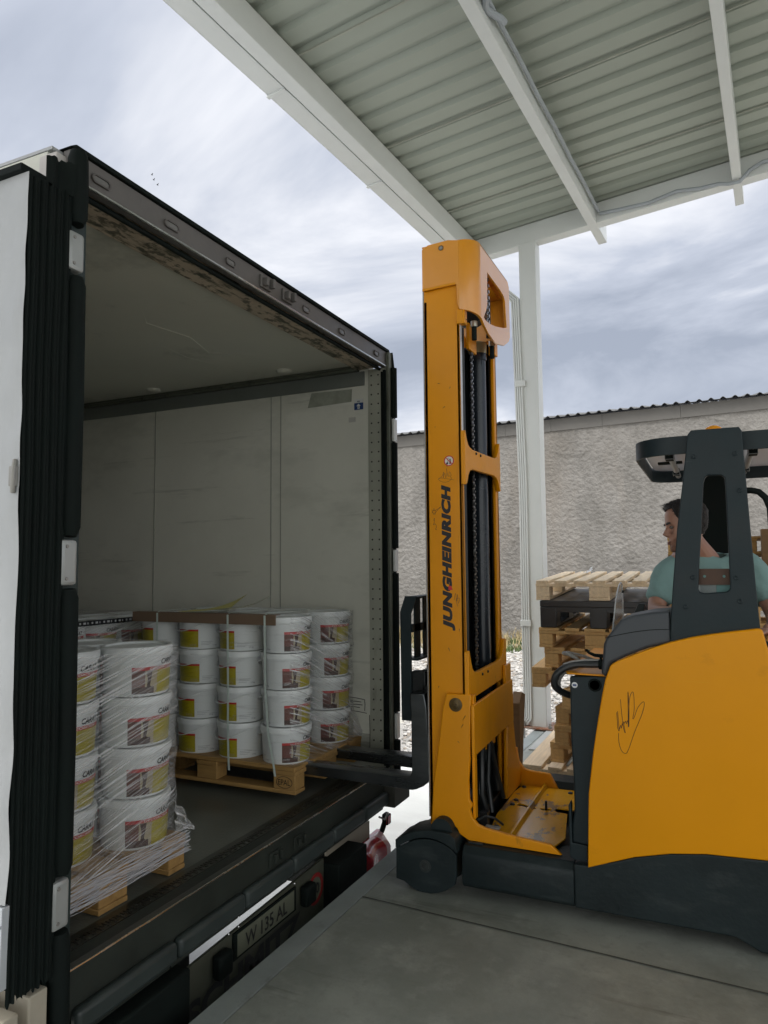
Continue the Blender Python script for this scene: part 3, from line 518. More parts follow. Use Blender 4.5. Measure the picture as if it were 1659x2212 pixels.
# buffers, rear panel, plate, lamps
for (y0, y1) in ((1.72, 2.185), (2.195, 2.61), (2.62, 2.997), (3.007, 3.395), (3.405, 3.76), (3.77, 4.09)):
    b = MB(); b.box(-1.905, -1.862, y0, y1, .132, .208); bf = b.build('rubber_buffer', mat('buffer_rubber', (.030, .040, .038), .5, 0, .2, 6) if y0 == 1.72 else bpy.data.materials['buffer_rubber'], tr, .018, 3)
    b = MB(); b.box(-1.93, -1.906, y0, y1, .098, .168); b.build('backing', SILL, tr)
b = MB(); b.box(-1.93, -1.83, 4.10, 4.34, .11, .238); b.build('corner_bumper', mat('bumper_iron', (.05, .05, .04), .6, .2, .3, 8), tr, .006)
b = MB(); b.tube([(-1.9, 4.02, .075), (-1.88, 4.06, .05), (-1.87, 4.09, .085)], .006, 6); b.build('hook', GAL, tr)
b = MB(); b.prism('x', [(2.24, .014), (3.42, .044), (3.42, -.4), (2.24, -.4)], -1.960, -1.946); rp = b.build('rear_panel', PLR, tr)
for (ya, yb, zt_) in ((3.42, 3.755, .02), (1.72, 2.24, .09)):
    b = MB(); b.box(-1.99, -1.85, ya, yb, -.42, zt_); b.build('lamp_housing', RB, tr, .01)
b = MB(); b.prism('x', [(3.50, .068), (3.60, .072), (4.03, .04), (4.03, -.40), (3.50, -.40)], -1.985, -1.97); b.build('side_panel', BEIGE, tr)
b = MB(); b.box(-1.945, -1.935, 2.62, 3.125, -.095, .018, 0); b.box(-1.936, -1.933, 2.645, 3.105, -.085, .008, 1)
v_, f_ = text('W 135 AL', .1, .012); v_ = fit(v_, .34, .062); b.add([(-1.9315, 2.70+p.x, -.072+p.y) for p in v_], f_, 2); b.build('licence_plate', [RB, WPL, INK], tr)
v_, f_ = text('SCHMITZ', .15, .04, 0, 1.0); v_ = fit(v_, .86, .115); b = MB(); b.add([(-1.942, 2.32+p.x, -.235+p.y) for p in v_], f_); b.build('maker_lettering', INK, tr)
b = MB(); nn_ = 40; circ = lambda r_, cy=3.325, cz_=-.075: [(cy+r_*math.cos(2*math.pi*i/nn_), cz_+r_*math.sin(2*math.pi*i/nn_)) for i in range(nn_)]
b.prism('x', circ(.078), -1.944, -1.941, m=1); b.prism('x', circ(.078), -1.9412, -1.9392, [circ(.058)], m=0)
v_, f_ = text('60', .1, .02); v_ = fit(v_, .07, .055); b.add([(-1.9385, 3.29+p.x, -.1025+p.y) for p in v_], f_, 2); b.build('speed_sign', [REDP, WPL, INK], tr)
for y in (3.21, 2.52):
    b = MB(); b.box(-1.94, -1.89, y-.045, y+.045, -.10, .0); b.build('plate_lamp', RB, tr, .015, 3)
for y in (2.60, 2.67, 3.13): b = MB(); b.lathe([(.007, 0), (.005, .004), (0, .005)], 8, (-1.945, y, .028), 'x'); b.build('screw', CHROME, tr)
# tail lamp cluster
b = MB()
def lamp(u, v, y0=3.785, y1=4.165):
    y = y0+(y1-y0)*u; z = -.34+.285*v; q = min(1, 6*min(u, 1-u))**.5*min(1, 5*min(v+.1, 1.0-v))**.5; q *= 1+.12*math.sin(u*3*math.pi)
    return (-1.955+.085*q, y, z)
b.grid(lamp, 36, 18, mf=lambda u, v: 1 if u > .70 and v > .35 else 0); b.box(-1.985, -1.955, 3.785, 4.165, -.34, -.055, 0); tl = b.build('tail_lamp', [REDL, PINKL], tr, ang=50)
b = MB(); b.tube([(-1.96, 4.12, -.09), (-1.95, 4.17, -.06), (-1.94, 4.205, .0)], .017, 8); b.build('lamp_stalk', RB, tr)
b = MB(); b.box(-1.955, -1.93, 4.175, 4.235, -.035, .035, 0); b.box(-1.93, -1.915, 4.18, 4.235, -.032, .03, 1); b.build('outline_lamp', [RB, REDL], tr, .006)
# chassis and wheels below
b = MB(); b.box(-9.5, -2.05, 2.35, 2.47, -.15, .19); b.box(-9.5, -2.05, 3.50, 3.62, -.15, .19); b.build('chassis_rail', BK, tr)
TYR = mat('tyre_rubber', (.02, .02, .02), .8)
for x in (-4.9, -6.2, -7.5):
    for y in (1.95, 3.95):
        b = MB(); b.lathe([(.28, -.17), (.45, -.17), (.50, -.12), (.50, .12), (.45, .17), (.28, .17)], 32, (x, y, -.45), 'y'); wh = b.build('wheel', TYR, tr)
        b = MB(); b.lathe([(0, -.1), (.14, -.1), (.16, -.15), (.27, -.16), (.28, .15), (.1, .15), (0, .15)], 24, (x, y, -.45), 'y'); b.build('rim', GAL, wh)
# ================================================================ pallets
def make_pallet(name, label, group, L_=1.2, W_=.8, boards=((.0, .145), (.2, .1), (.3275, .145), (.51, .1), (.655, .145)), wd=WD, sd=1, brand=False):
    """local frame: length along +X, width along +Y, corner at the origin"""
    t = thing(name, label, 'pallet', group=group); r_ = random.Random(sd)
    for (y, wd_) in boards:
        b = MB(); y2 = y+wd_; n = 8
        wb = r_.uniform(-.003, .003)
        ends = (r_.uniform(-.006, .006), r_.uniform(-.006, .006))
        vs = []; fs = []
        for i in range(n+1):
            x = ends[0]+(L_-ends[0]+ends[1])*i/n; dz = wb*math.sin(i/n*math.pi)
            vs += [(x, y, .1225+dz), (x, y2, .1225+dz), (x, y2, .144+dz), (x, y, .144+dz)]
        for i in range(n):
            for j in range(4): fs.append((4*i+j, 4*i+(j+1) % 4, 4*i+4+(j+1) % 4, 4*i+4+j))
        fs += [(0, 1, 2, 3), (4*n, 4*n+1, 4*n+2, 4*n+3)]; b.add(vs, fs); b.build('deck_board', wd, t, .002, 1)
    xs_ = (0, L_/2-.0725, L_-.145)
    for x in xs_:
        b = MB(); b.box(x+.001, x+.144, -.001, W_+.001, .1, .122); b.build('stringer_board', wd, t, .002, 1)
        for j, (y, bw) in enumerate(((0, .1), (W_/2-.0725, .145), (W_-.1, .1))):
            b = MB(); b.box(x+.002, x+.143, y+.001, y+bw-.001, .0225, .0995); bl = b.build('block', wd, t, .005, 2)
            if brand and x == xs_[2] and j == 0:
                b = MB(); k = 26; ov = lambda a, c_: [(x+.0725+a*math.cos(6.2832*i/k), .061+c_*math.sin(6.2832*i/k)) for i in range(k)]
                b.prism('y', ov(.052, .032), y-.0003, y+.001, [ov(.049, .029)]); v_, f_ = text('EPAL', .1, .01); v_ = fit(v_, .078, .030); b.add([(x+.0335+p.x, y-.0004, .046+p.y) for p in v_], f_); b.build('brand_mark', mat('burned_mark', (.03, .018, .01)) if 'burned_mark' not in bpy.data.materials else bpy.data.materials['burned_mark'], bl)
            if brand and x == 0 and False: pass
    for (y, bw) in ((0, .1), (W_/2-.0725, .145), (W_-.1, .1)):
        b = MB(); b.box(0, L_, y, y+bw, 0, .022); b.build('base_board', wd, t, .003, 1)
    return t
G1 = 'wooden pallets under the bucket loads'
pA = make_pallet('pallet', 'honey coloured wooden pallet lifted on the forks under the strapped bucket load', G1, wd=WDE, sd=2, brand=True)
PX2, PY2, PZ2 = -2.10, 3.385, .360
pA.location = (PX2-1.2, PY2, PZ2)
PX1, PY1, PZ1 = -2.10, 1.695, .319
pB = dup(pA, (PX1-1.2, PY1, PZ1), 0, 'wooden pallet on the trailer floor under the front left film wrapped load')
pC = dup(pA, (-4.30, 3.30, PZ1), 0, 'wooden pallet deep in the trailer behind the pallet on the forks')
for ch in pC.children: pass
# ---------------------------------------------------------------- buckets
BR, BH, PIT = .142, .199, .203
def make_bucket():
    t = thing('bucket', 'x', 'bucket', group='stacked white buckets')
    b = MB(); b.lathe([(.0, 0.0038), (.122, 0.0038), (.128, 0), (.131, 0.0058), (BR-.003, 0.1587), (BR-.002, 0.1616), (BR+.003, 0.1635), (BR+.003, 0.1693), (BR-.002, 0.1712), (BR, 0.1828)], 36); b.build('body', BUCK, t)
    b = MB(); b.lathe([(.0, 0.1914), (.125, 0.1914), (.128, 0.1991), (.138, 0.2011), (.1455, 0.1982), (.147, 0.1905), (.147, 0.1700), (.1445, 0.1671), (.1445, 0.1789), (.141, 0.1809)], 36); b.build('lid', BUCK, t)
    # bail handle hanging on one side
    b = MB(); pts = []
    for i in range(17):
        a = math.pi*i/16; pts.append((.1505*math.cos(a)*.99, -.152*math.sin(a)**.6 if 0 < i < 16 else 0, .165-.060*math.sin(a)))
    rot = Matrix.Rotation(R(-100), 3, 'Z'); b.tube([rot @ Vector(p) for p in pts], .0032, 6); b.build('handle', BUCK, t)
    rad = lambda z: .1315+(BR-.003-.1315)*(z-.006)/.159
    def P(az, z, dr=.0008): r_ = rad(z)+dr; return (r_*math.cos(az), r_*math.sin(az), z)
    A0, A1 = R(-50), R(50)
    b = MB(); z0, z1, zb = .010, .104, .118
    def mf(u, v):
        if u < .44:
            if v < .22 and u < .38: return 2
            return 3 if u < .22 else 4
        return 1
    b.grid(lambda u, v: P(A0+(A1-A0)*u, z0+(z1-z0)*v), 36, 14, mf=mf); b.grid(lambda u, v: P(A0+(A1-A0)*u, z1+(zb-z1)*v, .001), 36, 2, m=0)
    # poured chocolate ribbon and spoon shape
    rib = [(.24, .99), (.35, .99), (.335, .7), (.31, .35), (.36, .22), (.46, .14), (.42, .06), (.22, .04), (.08, .10), (.16, .20), (.25, .24), (.27, .6)]
    tri = tessellate_polygon([[Vector((p[0], p[1], 0)) for p in rib]]); b.add([P(A0+(A1-A0)*u, z0+(z1-z0)*v, .0016) for u, v in rib], [tuple(x) for x in tri], 2)
    def wrap(s, u0, zt, wd_, h_, m, bold=.01, sh=0):
        v_, f_ = text(s, .1, bold, sh); v_ = fit(v_, wd_, h_); b.add([P(A0+(A1-A0)*u0+p.x/BR, zt+p.y, .0022) for p in v_], f_, m)
    wrap('CARAT', .52, .1245, .094, .023, 5, .03, .2); wrap('DECORCREM', .30, .1070, .135, .0085, 6, .012, .2); wrap('Puratos', .66, .1515, .030, .007, 6, 0)
    b.build('front_label', [RED, OLV, BRN, PNK, CRM, INK, WINK], t, ang=60)
    b = MB(); B0, B1 = R(-205), R(-135)
    b.grid(lambda u, v: P(B0+(B1-B0)*u, z0+(z1-z0)*v), 16, 6, m=1); b.grid(lambda u, v: P(B0+(B1-B0)*u, z1+(.115-z1)*v, .001), 16, 1, m=0)
    def ln(a, c_, z, h=.0016, m=3): b.grid(lambda u, v: P(R(a)+(R(c_)-R(a))*u, z+h*v, .0018), 6, 1, m=m)
    for k in range(7): ln(-200, -150-6*(k % 3), .088-.008*k, .002, 2)
    for k in range(9): ln(-158+2.1*k, -157+2.1*k-.3*(k % 3), .016, .014, 4)
    for k in range(3): ln(-128, -98-(k*5), .042-.009*k, .0016, 3)
    v_, f_ = text('12 kg', .1, .012, .2); v_ = fit(v_, .028, .011); b.add([P(R(-98)+p.x/BR, .014+p.y, .002) for p in v_], f_, 3)
    b.build('back_label', [RED, OLV, mat('faint_print', (.20, .17, .02)), INKG, CRM], t, ang=60)
    return t
bk = make_bucket(); first_b = [True]
def bucket(x, y, z, a, label, group):
    if first_b[0]: first_b[0] = False; bk.location = (x, y, z); bk.rotation_euler = (0, 0, a); bk['label'] = label; bk['group'] = group; return bk
    return dup(bk, (x, y, z), a, label, group=group)
rb = random.Random(11)
LAY = ['bottom layer', 'second layer up', 'third layer up', 'top layer']
COLN = ['at the near corner', 'second from corner', 'third from corner', 'fourth from corner']
g2 = 'buckets on the pallet carried by the forks'
for k in range(4):
    z = PZ2+.1445+PIT*k
    for i in range(4):
        x = PX2-.165-.297*i; a = R(-17 if i == 0 else (62, 66, 70, 58)[i]+rb.uniform(-4, 4))+(R(rb.uniform(-4, 4)))
        bucket(x+(.01 if i == 0 else 0), PY2+.150+rb.uniform(-.004, .004), z, a, 'white bucket %s, %s, near row on the forks' % (COLN[i], LAY[k]), g2)
    for i in range(2):
        bucket(PX2-.165-.298*i, PY2+.655+rb.uniform(-.004, .004), z, R(-22+rb.uniform(-9, 6)), 'white bucket by the trailer wall, %s, %s, on the forks' % (('nearest the opening', 'one further in')[i], LAY[k]), g2)
    bucket(PX2-.315, PY2+.403, z, R(-30+rb.uniform(-9, 9)), 'white bucket set back in the middle row, %s, on the forks' % LAY[k], g2)
    if k == 3:
        for i in (1, 2): bucket(PX2-.32-.298*i, PY2+.415, z, R(20), 'white top layer bucket, middle row, %s behind the first, on the forks' % ('one', 'two')[i-1], g2)
        for i in (2, 3): bucket(PX2-.165-.298*i, PY2+.675, z, R(20), 'white top layer bucket, wall row, %s from the opening, on the forks' % ('third', 'fourth')[i-2], g2)
g1 = 'buckets on the front left pallet'
YC1 = [PY1+.092, PY1+.375, PY1+.655]
for k in range(4):
    z = PZ1+.1445+PIT*k
    for j in range(3):
        bucket(PX1-.150-(.13 if j == 1 else 0), YC1[j], z, R((-2, -8, -6)[j]+rb.uniform(-6, 6)), 'white bucket at the front of the left load, %s, %s' % (('nearest the door', 'middle of the three', 'right end of three')[j], LAY[k]), g1)
    bucket(PX1-.44, YC1[2], z, R(30), 'white bucket behind the right end one of the left load, %s' % LAY[k], g1)
    if k == 3:
        for j in range(3):
            for i in (1, 2, 3):
                if j == 2 and i == 1: continue
                bucket(PX1-.145-.30*i-(.10 if j == 1 and i < 3 else 0), YC1[j], z, R(20), 'white top layer bucket of the left load, %s row back, %s' % (('second', 'third', 'fourth')[i-1], ('door side', 'middle', 'right side')[j]), g1)
g3 = 'buckets on the load deep in the trailer'
YC3 = [2.84, 3.12, 3.41, 3.70, 3.98]
PX3 = -3.45
for k in (2, 3):
    z = PZ1+.1445+PIT*k
    for j in range(5):
        bucket(PX3-.15-(0 if j % 2 else .03), YC3[j], z, R(-18+rb.uniform(-6, 6)), 'white bucket deep inside, front row, %s, %s' % (('left end', 'second from the left', 'middle', 'second from the right', 'right end')[j], LAY[k]), g3)
    if k == 3:
        for j in range(5): bucket(PX3-.45, YC3[j], z, R(10), 'white bucket deep inside, second row, top layer, %s' % ('left end', 'second from the left', 'middle', 'second from the right', 'right end')[j], g3)
# ---------------------------------------------------------------- stretch film, straps, cardboard, papers
def wrapfilm(name, label, hull, z0, z1, mtl, nz=46, closed=True, sag=.008, loc=None, flare=0, near=None):
    """film pulled round a stack: hull = list of (x, y); drapes slightly between bucket lids"""
    pts = []; n = len(hull)
    for i in range(n if closed else n-1):
        a = Vector(hull[i]); c_ = Vector(hull[(i+1) % n]); m_ = max(2, int((c_-a).length/.03))
        for j in range(m_): pts.append(a.lerp(c_, j/m_))
    if not closed: pts.append(Vector(hull[-1]))
    cx = sum(p.x for p in pts)/len(pts); cy = sum(p.y for p in pts)/len(pts); b = MB(); K_ = len(pts); vs = []; fs = []
    for j in range(nz+1):
        v = j/nz; z = z0+(z1-z0)*v
        ph = ((z-z0) % PIT)/PIT; pull = .010*math.sin(math.pi*ph)
        for i, p in enumerate(pts):
            d_ = Vector((p.x-cx, p.y-cy)).normalized(); q = p-d_*(pull+sag*mnoise.noise(Vector((p.x*5, p.y*5, z*9)))); fl = flare*max(0, .12-v)/.12
            q += d_*fl; vs.append((q.x, q.y, z+.004*mnoise.noise(Vector((p.x*8, p.y*8, j*.7)))))
    kk = K_ if closed else K_-1
    for j in range(nz):
        for i in range(kk): a = j*K_+i; c_ = j*K_+(i+1) % K_; fs.append((a, c_, c_+K_, a+K_))
    b.add(vs, fs)
    if near: ymin = min(p.y for p in pts); b.m = [1 if sum(b.v[i][1] for i in f)/4 < ymin+.03 else 0 for f in b.f]
    t = thing(name, label, 'stretch film', loc or (cx, cy, z0)); b.build('side_film', [mtl, near] if near else mtl, t, ang=180); return t, (cx, cy)
def rounded(x0, x1, y0, y1, r_, n=6):
    out = []
    for (cx, cy, a0) in ((x1-r_, y0+r_, -90), (x1-r_, y1-r_, 0), (x0+r_, y1-r_, 90), (x0+r_, y0+r_, 180)):
        for i in range(n+1): a = R(a0+90*i/n); out.append((cx+r_*math.cos(a), cy+r_*math.sin(a)))
    return out
zt2 = PZ2+.1445+4*PIT-.002
f2, _ = wrapfilm('stretch_film', 'clear stretch film with bright creases round the bucket load on the forks', rounded(PX2-1.2, PX2-.005, PY2+.008, PY2+.80, .12), PZ2+.13, zt2, film('stretch_film_light', (R(22), 0, 0), .49, .59, .04, sc=(1, 1.0, 50), amp=1, broad=.15), near=FILMC)
def topsheet(parent, x0, x1, y0, y1, z, mtl, cx=0, seedn=0):
    b = MB(); b.grid(lambda u, v: (x0+(x1-x0)*u, y0+(y1-y0)*v, z+.004*mnoise.noise(Vector((u*7, v*7, seedn)))), 40, 26); return b.build('top_film', mtl, parent, ang=180)
topsheet(f2, PX2-1.17, PX2-.05, PY2+.04, PY2+.77, zt2+.004, FILMT)
zt1 = PZ1+.1445+4*PIT-.002
f1, _ = wrapfilm('stretch_film', 'shiny tight stretch film with many streaks round the front left bucket load', rounded(PX1-1.2, PX1+.002, PY1-.055, PY1+.805, .10), PZ1+.09, zt1, FILM)
topsheet(f1, PX1-1.17, PX1-.05, PY1+.03, PY1+.77, zt1+.004, film('stretch_film_dark_top', (0, 0, R(35)), .5, .66, .12, sc=(1, 7, 1), amp=.6), seedn=4)
b = MB(); rr_ = random.Random(5)
for k in range(34):   # rope-like bunched film at the pallet edge
    z0 = PZ1+.070+.085*rr_.random(); off = .004+.014*rr_.random(); sl_ = rr_.uniform(-.02, .05)
    pts = []
    for i in range(25):
        u = i/24; y = PY1-.005+.815*u; pts.append((PX1+off+.006*math.sin(u*9+k)+.003*math.sin(u*31+k*2), y, z0+sl_*(u-.5)+.006*math.sin(u*7+k*1.7)))
    b.tube(pts, rr_.uniform(.0007, .0022), 5)
b.build('bunched_edge', clear('film_strand', (.75, .75, .78), .38, .15), f1)
b = MB(); b.grid(lambda u, v: (PX1+.003+.006*math.sin(u*20), PY1-.01+.81*u, PZ1+.062+.11*v+.003*mnoise.noise(Vector((u*8, v*3, 2)))), 60, 8); b.build('skirt', FILMD, f1, ang=180)
b = MB(); b.grid(lambda u, v: (PX1-.02+.05*u+.03*mnoise.noise(Vector((u*4, v*5, 1))), PY1+.76+.06*u, PZ1+.16+.13*(1-u)*v+.02*mnoise.noise(Vector((u*5, v*5, 8)))), 14, 14); b.build('loose_tail', film('film_tail', (R(40), 0, 0), .45, .6, .25), f1, ang=180)
b = MB(); b.grid(lambda u, v: (PX2-.02+.03*u, PY2+.72+.10*u, PZ2+.15+.20*(1-u)*v+.01*mnoise.noise(Vector((u*5, v*5, 8)))), 12, 12); b.build('loose_tail', bpy.data.materials['film_tail'], f2, ang=180)
zt3 = PZ1+.1445+4*PIT
f3, _ = wrapfilm('stretch_film', 'dull stretch film round the bucket load deep in the trailer', rounded(-4.6, PX3+.0, 2.68, 4.14, .10), PZ1+.5, zt3, FILM, nz=24)
topsheet(f3, -4.5, PX3-.03, 2.72, 4.1, zt3+.004, FILMT, seedn=8)
# cardboard edge guard on the near top edge of the fork load, straps over it
b = MB(); b.box(PX2-1.18, PX2-.13, PY2-.004, PY2+.003, zt2-.045, zt2+.012); b.box(PX2-1.18, PX2-.13, PY2-.004, PY2+.05, zt2+.010, zt2+.014)
o = b.build('edge_guard', CARD, None, .001, 1, origin=(PX2-.6, PY2, zt2)); tag(o, 'long brown cardboard edge guard under the straps along the top of the fork carried load', 'cardboard')
for i, (dx, dl_) in enumerate(((-.20, -.02), (-.455, 0), (-.98, 0))):
    b = MB(); x = PX2+dx; pts = [(x, PY2+.75, zt2+.018), (x, PY2+.02, zt2+.020), (x, PY2-.007, zt2+.008), (x+.002, PY2-.008, zt2-.06), (x+.004, PY2-.003, zt2-.4), (x+.012+.02*(i == 0), PY2-.012, PZ2+.30), (x+.02+.05*(i == 0), PY2-.014, PZ2+.14), (x+.022+.055*(i == 0), PY2-.012, PZ2+.09)]
    vs = []; fs = []
    for p in pts: vs += [(p[0]-.0065, p[1], p[2]), (p[0]+.0065, p[1], p[2]), (p[0]+.0065, p[1]+.001, p[2]+.001), (p[0]-.0065, p[1]+.001, p[2]+.001)]
    for k in range(len(pts)-1):
        for j in range(4): fs.append((4*k+j, 4*k+(j+1) % 4, 4*k+4+(j+1) % 4, 4*k+4+j))
    b.add(vs, fs); o = b.build('strap', STRAP, None, origin=(x, PY2, PZ2)); tag(o, ('pale plastic strap nearest the near right corner of the fork carried load', 'pale plastic strap in the middle of the near side of the fork carried load', 'pale plastic strap at the left end of the near side of the fork carried load')[i], 'strap', 'straps round the fork carried load')
def paper(cx, cy, z, w_, l_, a, lift, mtl, label, cat='paper'):
    b = MB()
    def fn(u, v):
        x = (u-.5)*l_; y = (v-.5)*w_; q = lift*(u**2)*(.3+.7*v)
        return (cx+x*math.cos(a)-y*math.sin(a), cy+x*math.sin(a)+y*math.cos(a), z+q)
    b.grid(fn, 14, 8, m=0)
    if mtl is PAPW:
        for k in range(9): b.grid(lambda u, v, k=k: (lambda p: (p[0], p[1], p[2]+.0012))(fn(.12+.06*k+.02*u*(1+k % 3), .35+.25*v)), 1, 1, m=1)
    o = b.build('paper_sheet', [mtl, INK], None, ang=180, origin=(cx, cy, z)); tag(o, label, cat)
paper(-2.85, 3.62, zt2+.012, .24, .36, R(12), .10, PAPER, 'curled yellow delivery sheet lying on top of the fork carried load')
paper(-2.68, 3.66, zt2+.02, .22, .34, R(-10), .085, PAPW, 'curled pale printed sheet with a bar code on the fork carried load')
paper(-3.75, 3.05, zt3+.012, .22, .36, R(20), .10, PAPER, 'curled yellow sheet on the load deep in the trailer at the left')
b = MB()   # black and white tape band at the front top edge of the deep load
for k in range(46):
    y = 2.72+k*.031; b.box(PX3-.012, PX3+.0, y, y+.0309, zt3-.026, zt3+.004, 0); b.box(PX3-.0005, PX3+.0012, y+.004, y+.004+.006+.012*((k*7) % 3)/2, zt3-.016, zt3-.004, 1)
o = b.build('printed_tape', [mat('tape_black', (.015, .017, .02), .3), mat('tape_white', (.45, .46, .48), .3)], None, origin=(PX3, 3.4, zt3)); tag(o, 'black and white printed tape along the top edge of the load deep in the trailer', 'tape')
# ================================================================ pallet stacks on the dock
gs = 'pallets stacked behind the column'
def place(src, x, y, z, a, label, rx=0, ry=0, g_=gs): return dup(src, (x, y, z), a, label, rx, ry, g_)
SY = 5.28
# local X (boards) -> world Y; pallet corner: rotate +90 puts width along -X, so offset by width
slat7 = tuple((.004+.1355*i, .090) for i in range(7))
top = make_pallet('pallet', 'pale clean wooden pallet with seven narrow slats on top of the stack', gs, 1.15, .91, slat7, WD, 5)
top.location = (-1.195+.91, SY, 1.334); top.rotation_euler = (0, R(-2.7), R(90)); 
epl = make_pallet('pallet', 'weathered wooden pallet directly under the black plastic pallet', gs, wd=WD2, sd=9)
epl.location = (-1.18+.8, SY, .990); epl.rotation_euler = (0, R(-1.6), R(90))
# black plastic pallet
pp = thing('plastic_pallet', 'black plastic pallet second from the top of the stack between wooden ones', 'pallet', (-1.165, SY-.01, 1.136), group=gs)
b = MB(); x0, y0, z0 = -1.165, SY-.01, 1.136; W2, L2 = .83, 1.18
hl = [[(x0+.33+.2*i*0, y0+.12+.14*j), (x0+.48, y0+.12+.14*j), (x0+.48, y0+.20+.14*j), (x0+.33, y0+.20+.14*j)] for i in range(1) for j in range(7)]
b.prism('z', [(x0, y0), (x0+W2, y0), (x0+W2, y0+L2), (x0, y0+L2)], z0+.150, z0+.195, hl); b.build('deck', PLAS, pp, .006)
for (xa, xb_) in ((0, .12), (.355, .475), (.71, .83)):
    for (ya, yb) in ((0, .16), (.5, .68), (1.02, 1.18)):
        b = MB(); b.box(x0+xa, x0+xb_, y0+ya, y0+yb, z0, z0+.151); b.build('foot', PLAS, pp, .008)
b = MB()
for (xa, xb_) in ((0, .12), (.355, .475), (.71, .83)): b.box(x0+xa+.003, x0+xb_-.003, y0+.15, y0+1.03, z0, z0+.02)
b.box(x0+.1, x0+.73, y0+.003, y0+.03, z0+.112, z0+.152); b.build('runner', PLAS, pp, .003); pp.rotation_euler = (R(2.4), 0, 0)
rows = [(.846, -1.145, SY+.01, 0, 'under the first weathered pallet, level and square', 0, 0),
        (.702, -1.235, SY-.02, 3, 'shifted left and jutting past the column side', 0, 1),
        (.560, -1.02, SY-.04, -14, 'twisted clockwise with a corner toward the lift truck', 0, 1),
        (.418, -1.085, SY+.05, -6, 'slightly twisted, three above the floor pallet', 0, 0),
        (.286, -1.09, SY+.02, 2, 'slightly twisted, two above the floor pallet', 0, 1),
        (.146, -1.14, SY+.1, -3, 'directly on the floor pallet', 0, 1)]
for (z, x, y, a, lb, k, wk) in rows:
    o = place(epl, x+.8*math.cos(R(a)), y+.8*math.sin(R(a)), z, R(90+a), 'worn pallet in the tall stack, '+lb)
bot = place(epl, -1.322+.8, 5.24, .002, R(90), 'bottom wooden pallet of the tall stack, sticking out to the left on the floor')
for (src_, mt) in ((bot, WD),):
    for ch in src_.children: ch.data = ch.data.copy(); ch.data.materials[0] = mt
gs2 = 'pallets in the second stack behind'
nm = ['bottom', 'second', 'third', 'fourth', 'fifth', 'sixth', 'seventh', 'eighth', 'ninth', 'tenth', 'eleventh', 'top']
for k in range(12):
    o = place(epl, -.335, 6.46, .077+.1445*k, 0, '%s pallet%s of the second stack behind the driver' % (nm[k], '' if k in (0, 11) else ' from the floor'), g_=gs2)
    if k > 8:
        for ch in o.children: ch.data = ch.data.copy(); ch.data.materials[0] = WD3 if k == 10 else WDE
for i, y_ in enumerate((6.52, 7.1)):
    b = MB(); b.box(-.34, .86, y_, y_+.09, .002, .0765); o = b.build('timber_bearer', WD2, None, .004, origin=(.26, y_, 0)); tag(o, ('front', 'rear')[i]+' timber bearer on the floor under the second pallet stack', 'timber', 'bearers under the second stack')
b = MB(); b.prism('x', [(6.30, 1.56), (6.42, 1.56), (6.42, 1.86), (6.30, 1.86)], .36, 1.0); o = b.build('wooden_board', WD3, None, .004, origin=(.5, 6.36, 1.56)); tag(o, 'dark brown wooden board standing behind the driver at the right edge', 'board')
b = MB(); b.prism('x', [(4.98, .0), (5.03, .0), (5.19, .66), (5.10, .69), (5.02, .62)], -1.335, -1.27); o = b.build('broken_board', WD3, None, .006, origin=(-1.3, 5.1, 0)); tag(o, 'broken wooden board leaning behind the yellow mast foot', 'board')
b = MB(); rr2 = random.Random(2)
b.grid(lambda u, v: (-1.06+.13*u+.02*mnoise.noise(Vector((u*5, v*5, 0))), 6.2+.08*v, 1.485+.05*u+.05*v*mnoise.noise(Vector((u*6, v*3, 3)))+.03*u*v), 16, 6); o = b.build('plastic_scrap', clear('scrap_film', (.8, .82, .85), .55, .2), None, origin=(-1, 6.2, 1.48), ang=180); tag(o, 'crumpled scrap of clear plastic on the top pallet', 'plastic scrap')
# ================================================================ reach truck
fk = thing('reach_truck', 'yellow and dark grey reach forklift truck with its forks in the trailer', 'forklift', (-.3, 3.95, 0))
FY = 3.36      # near flank
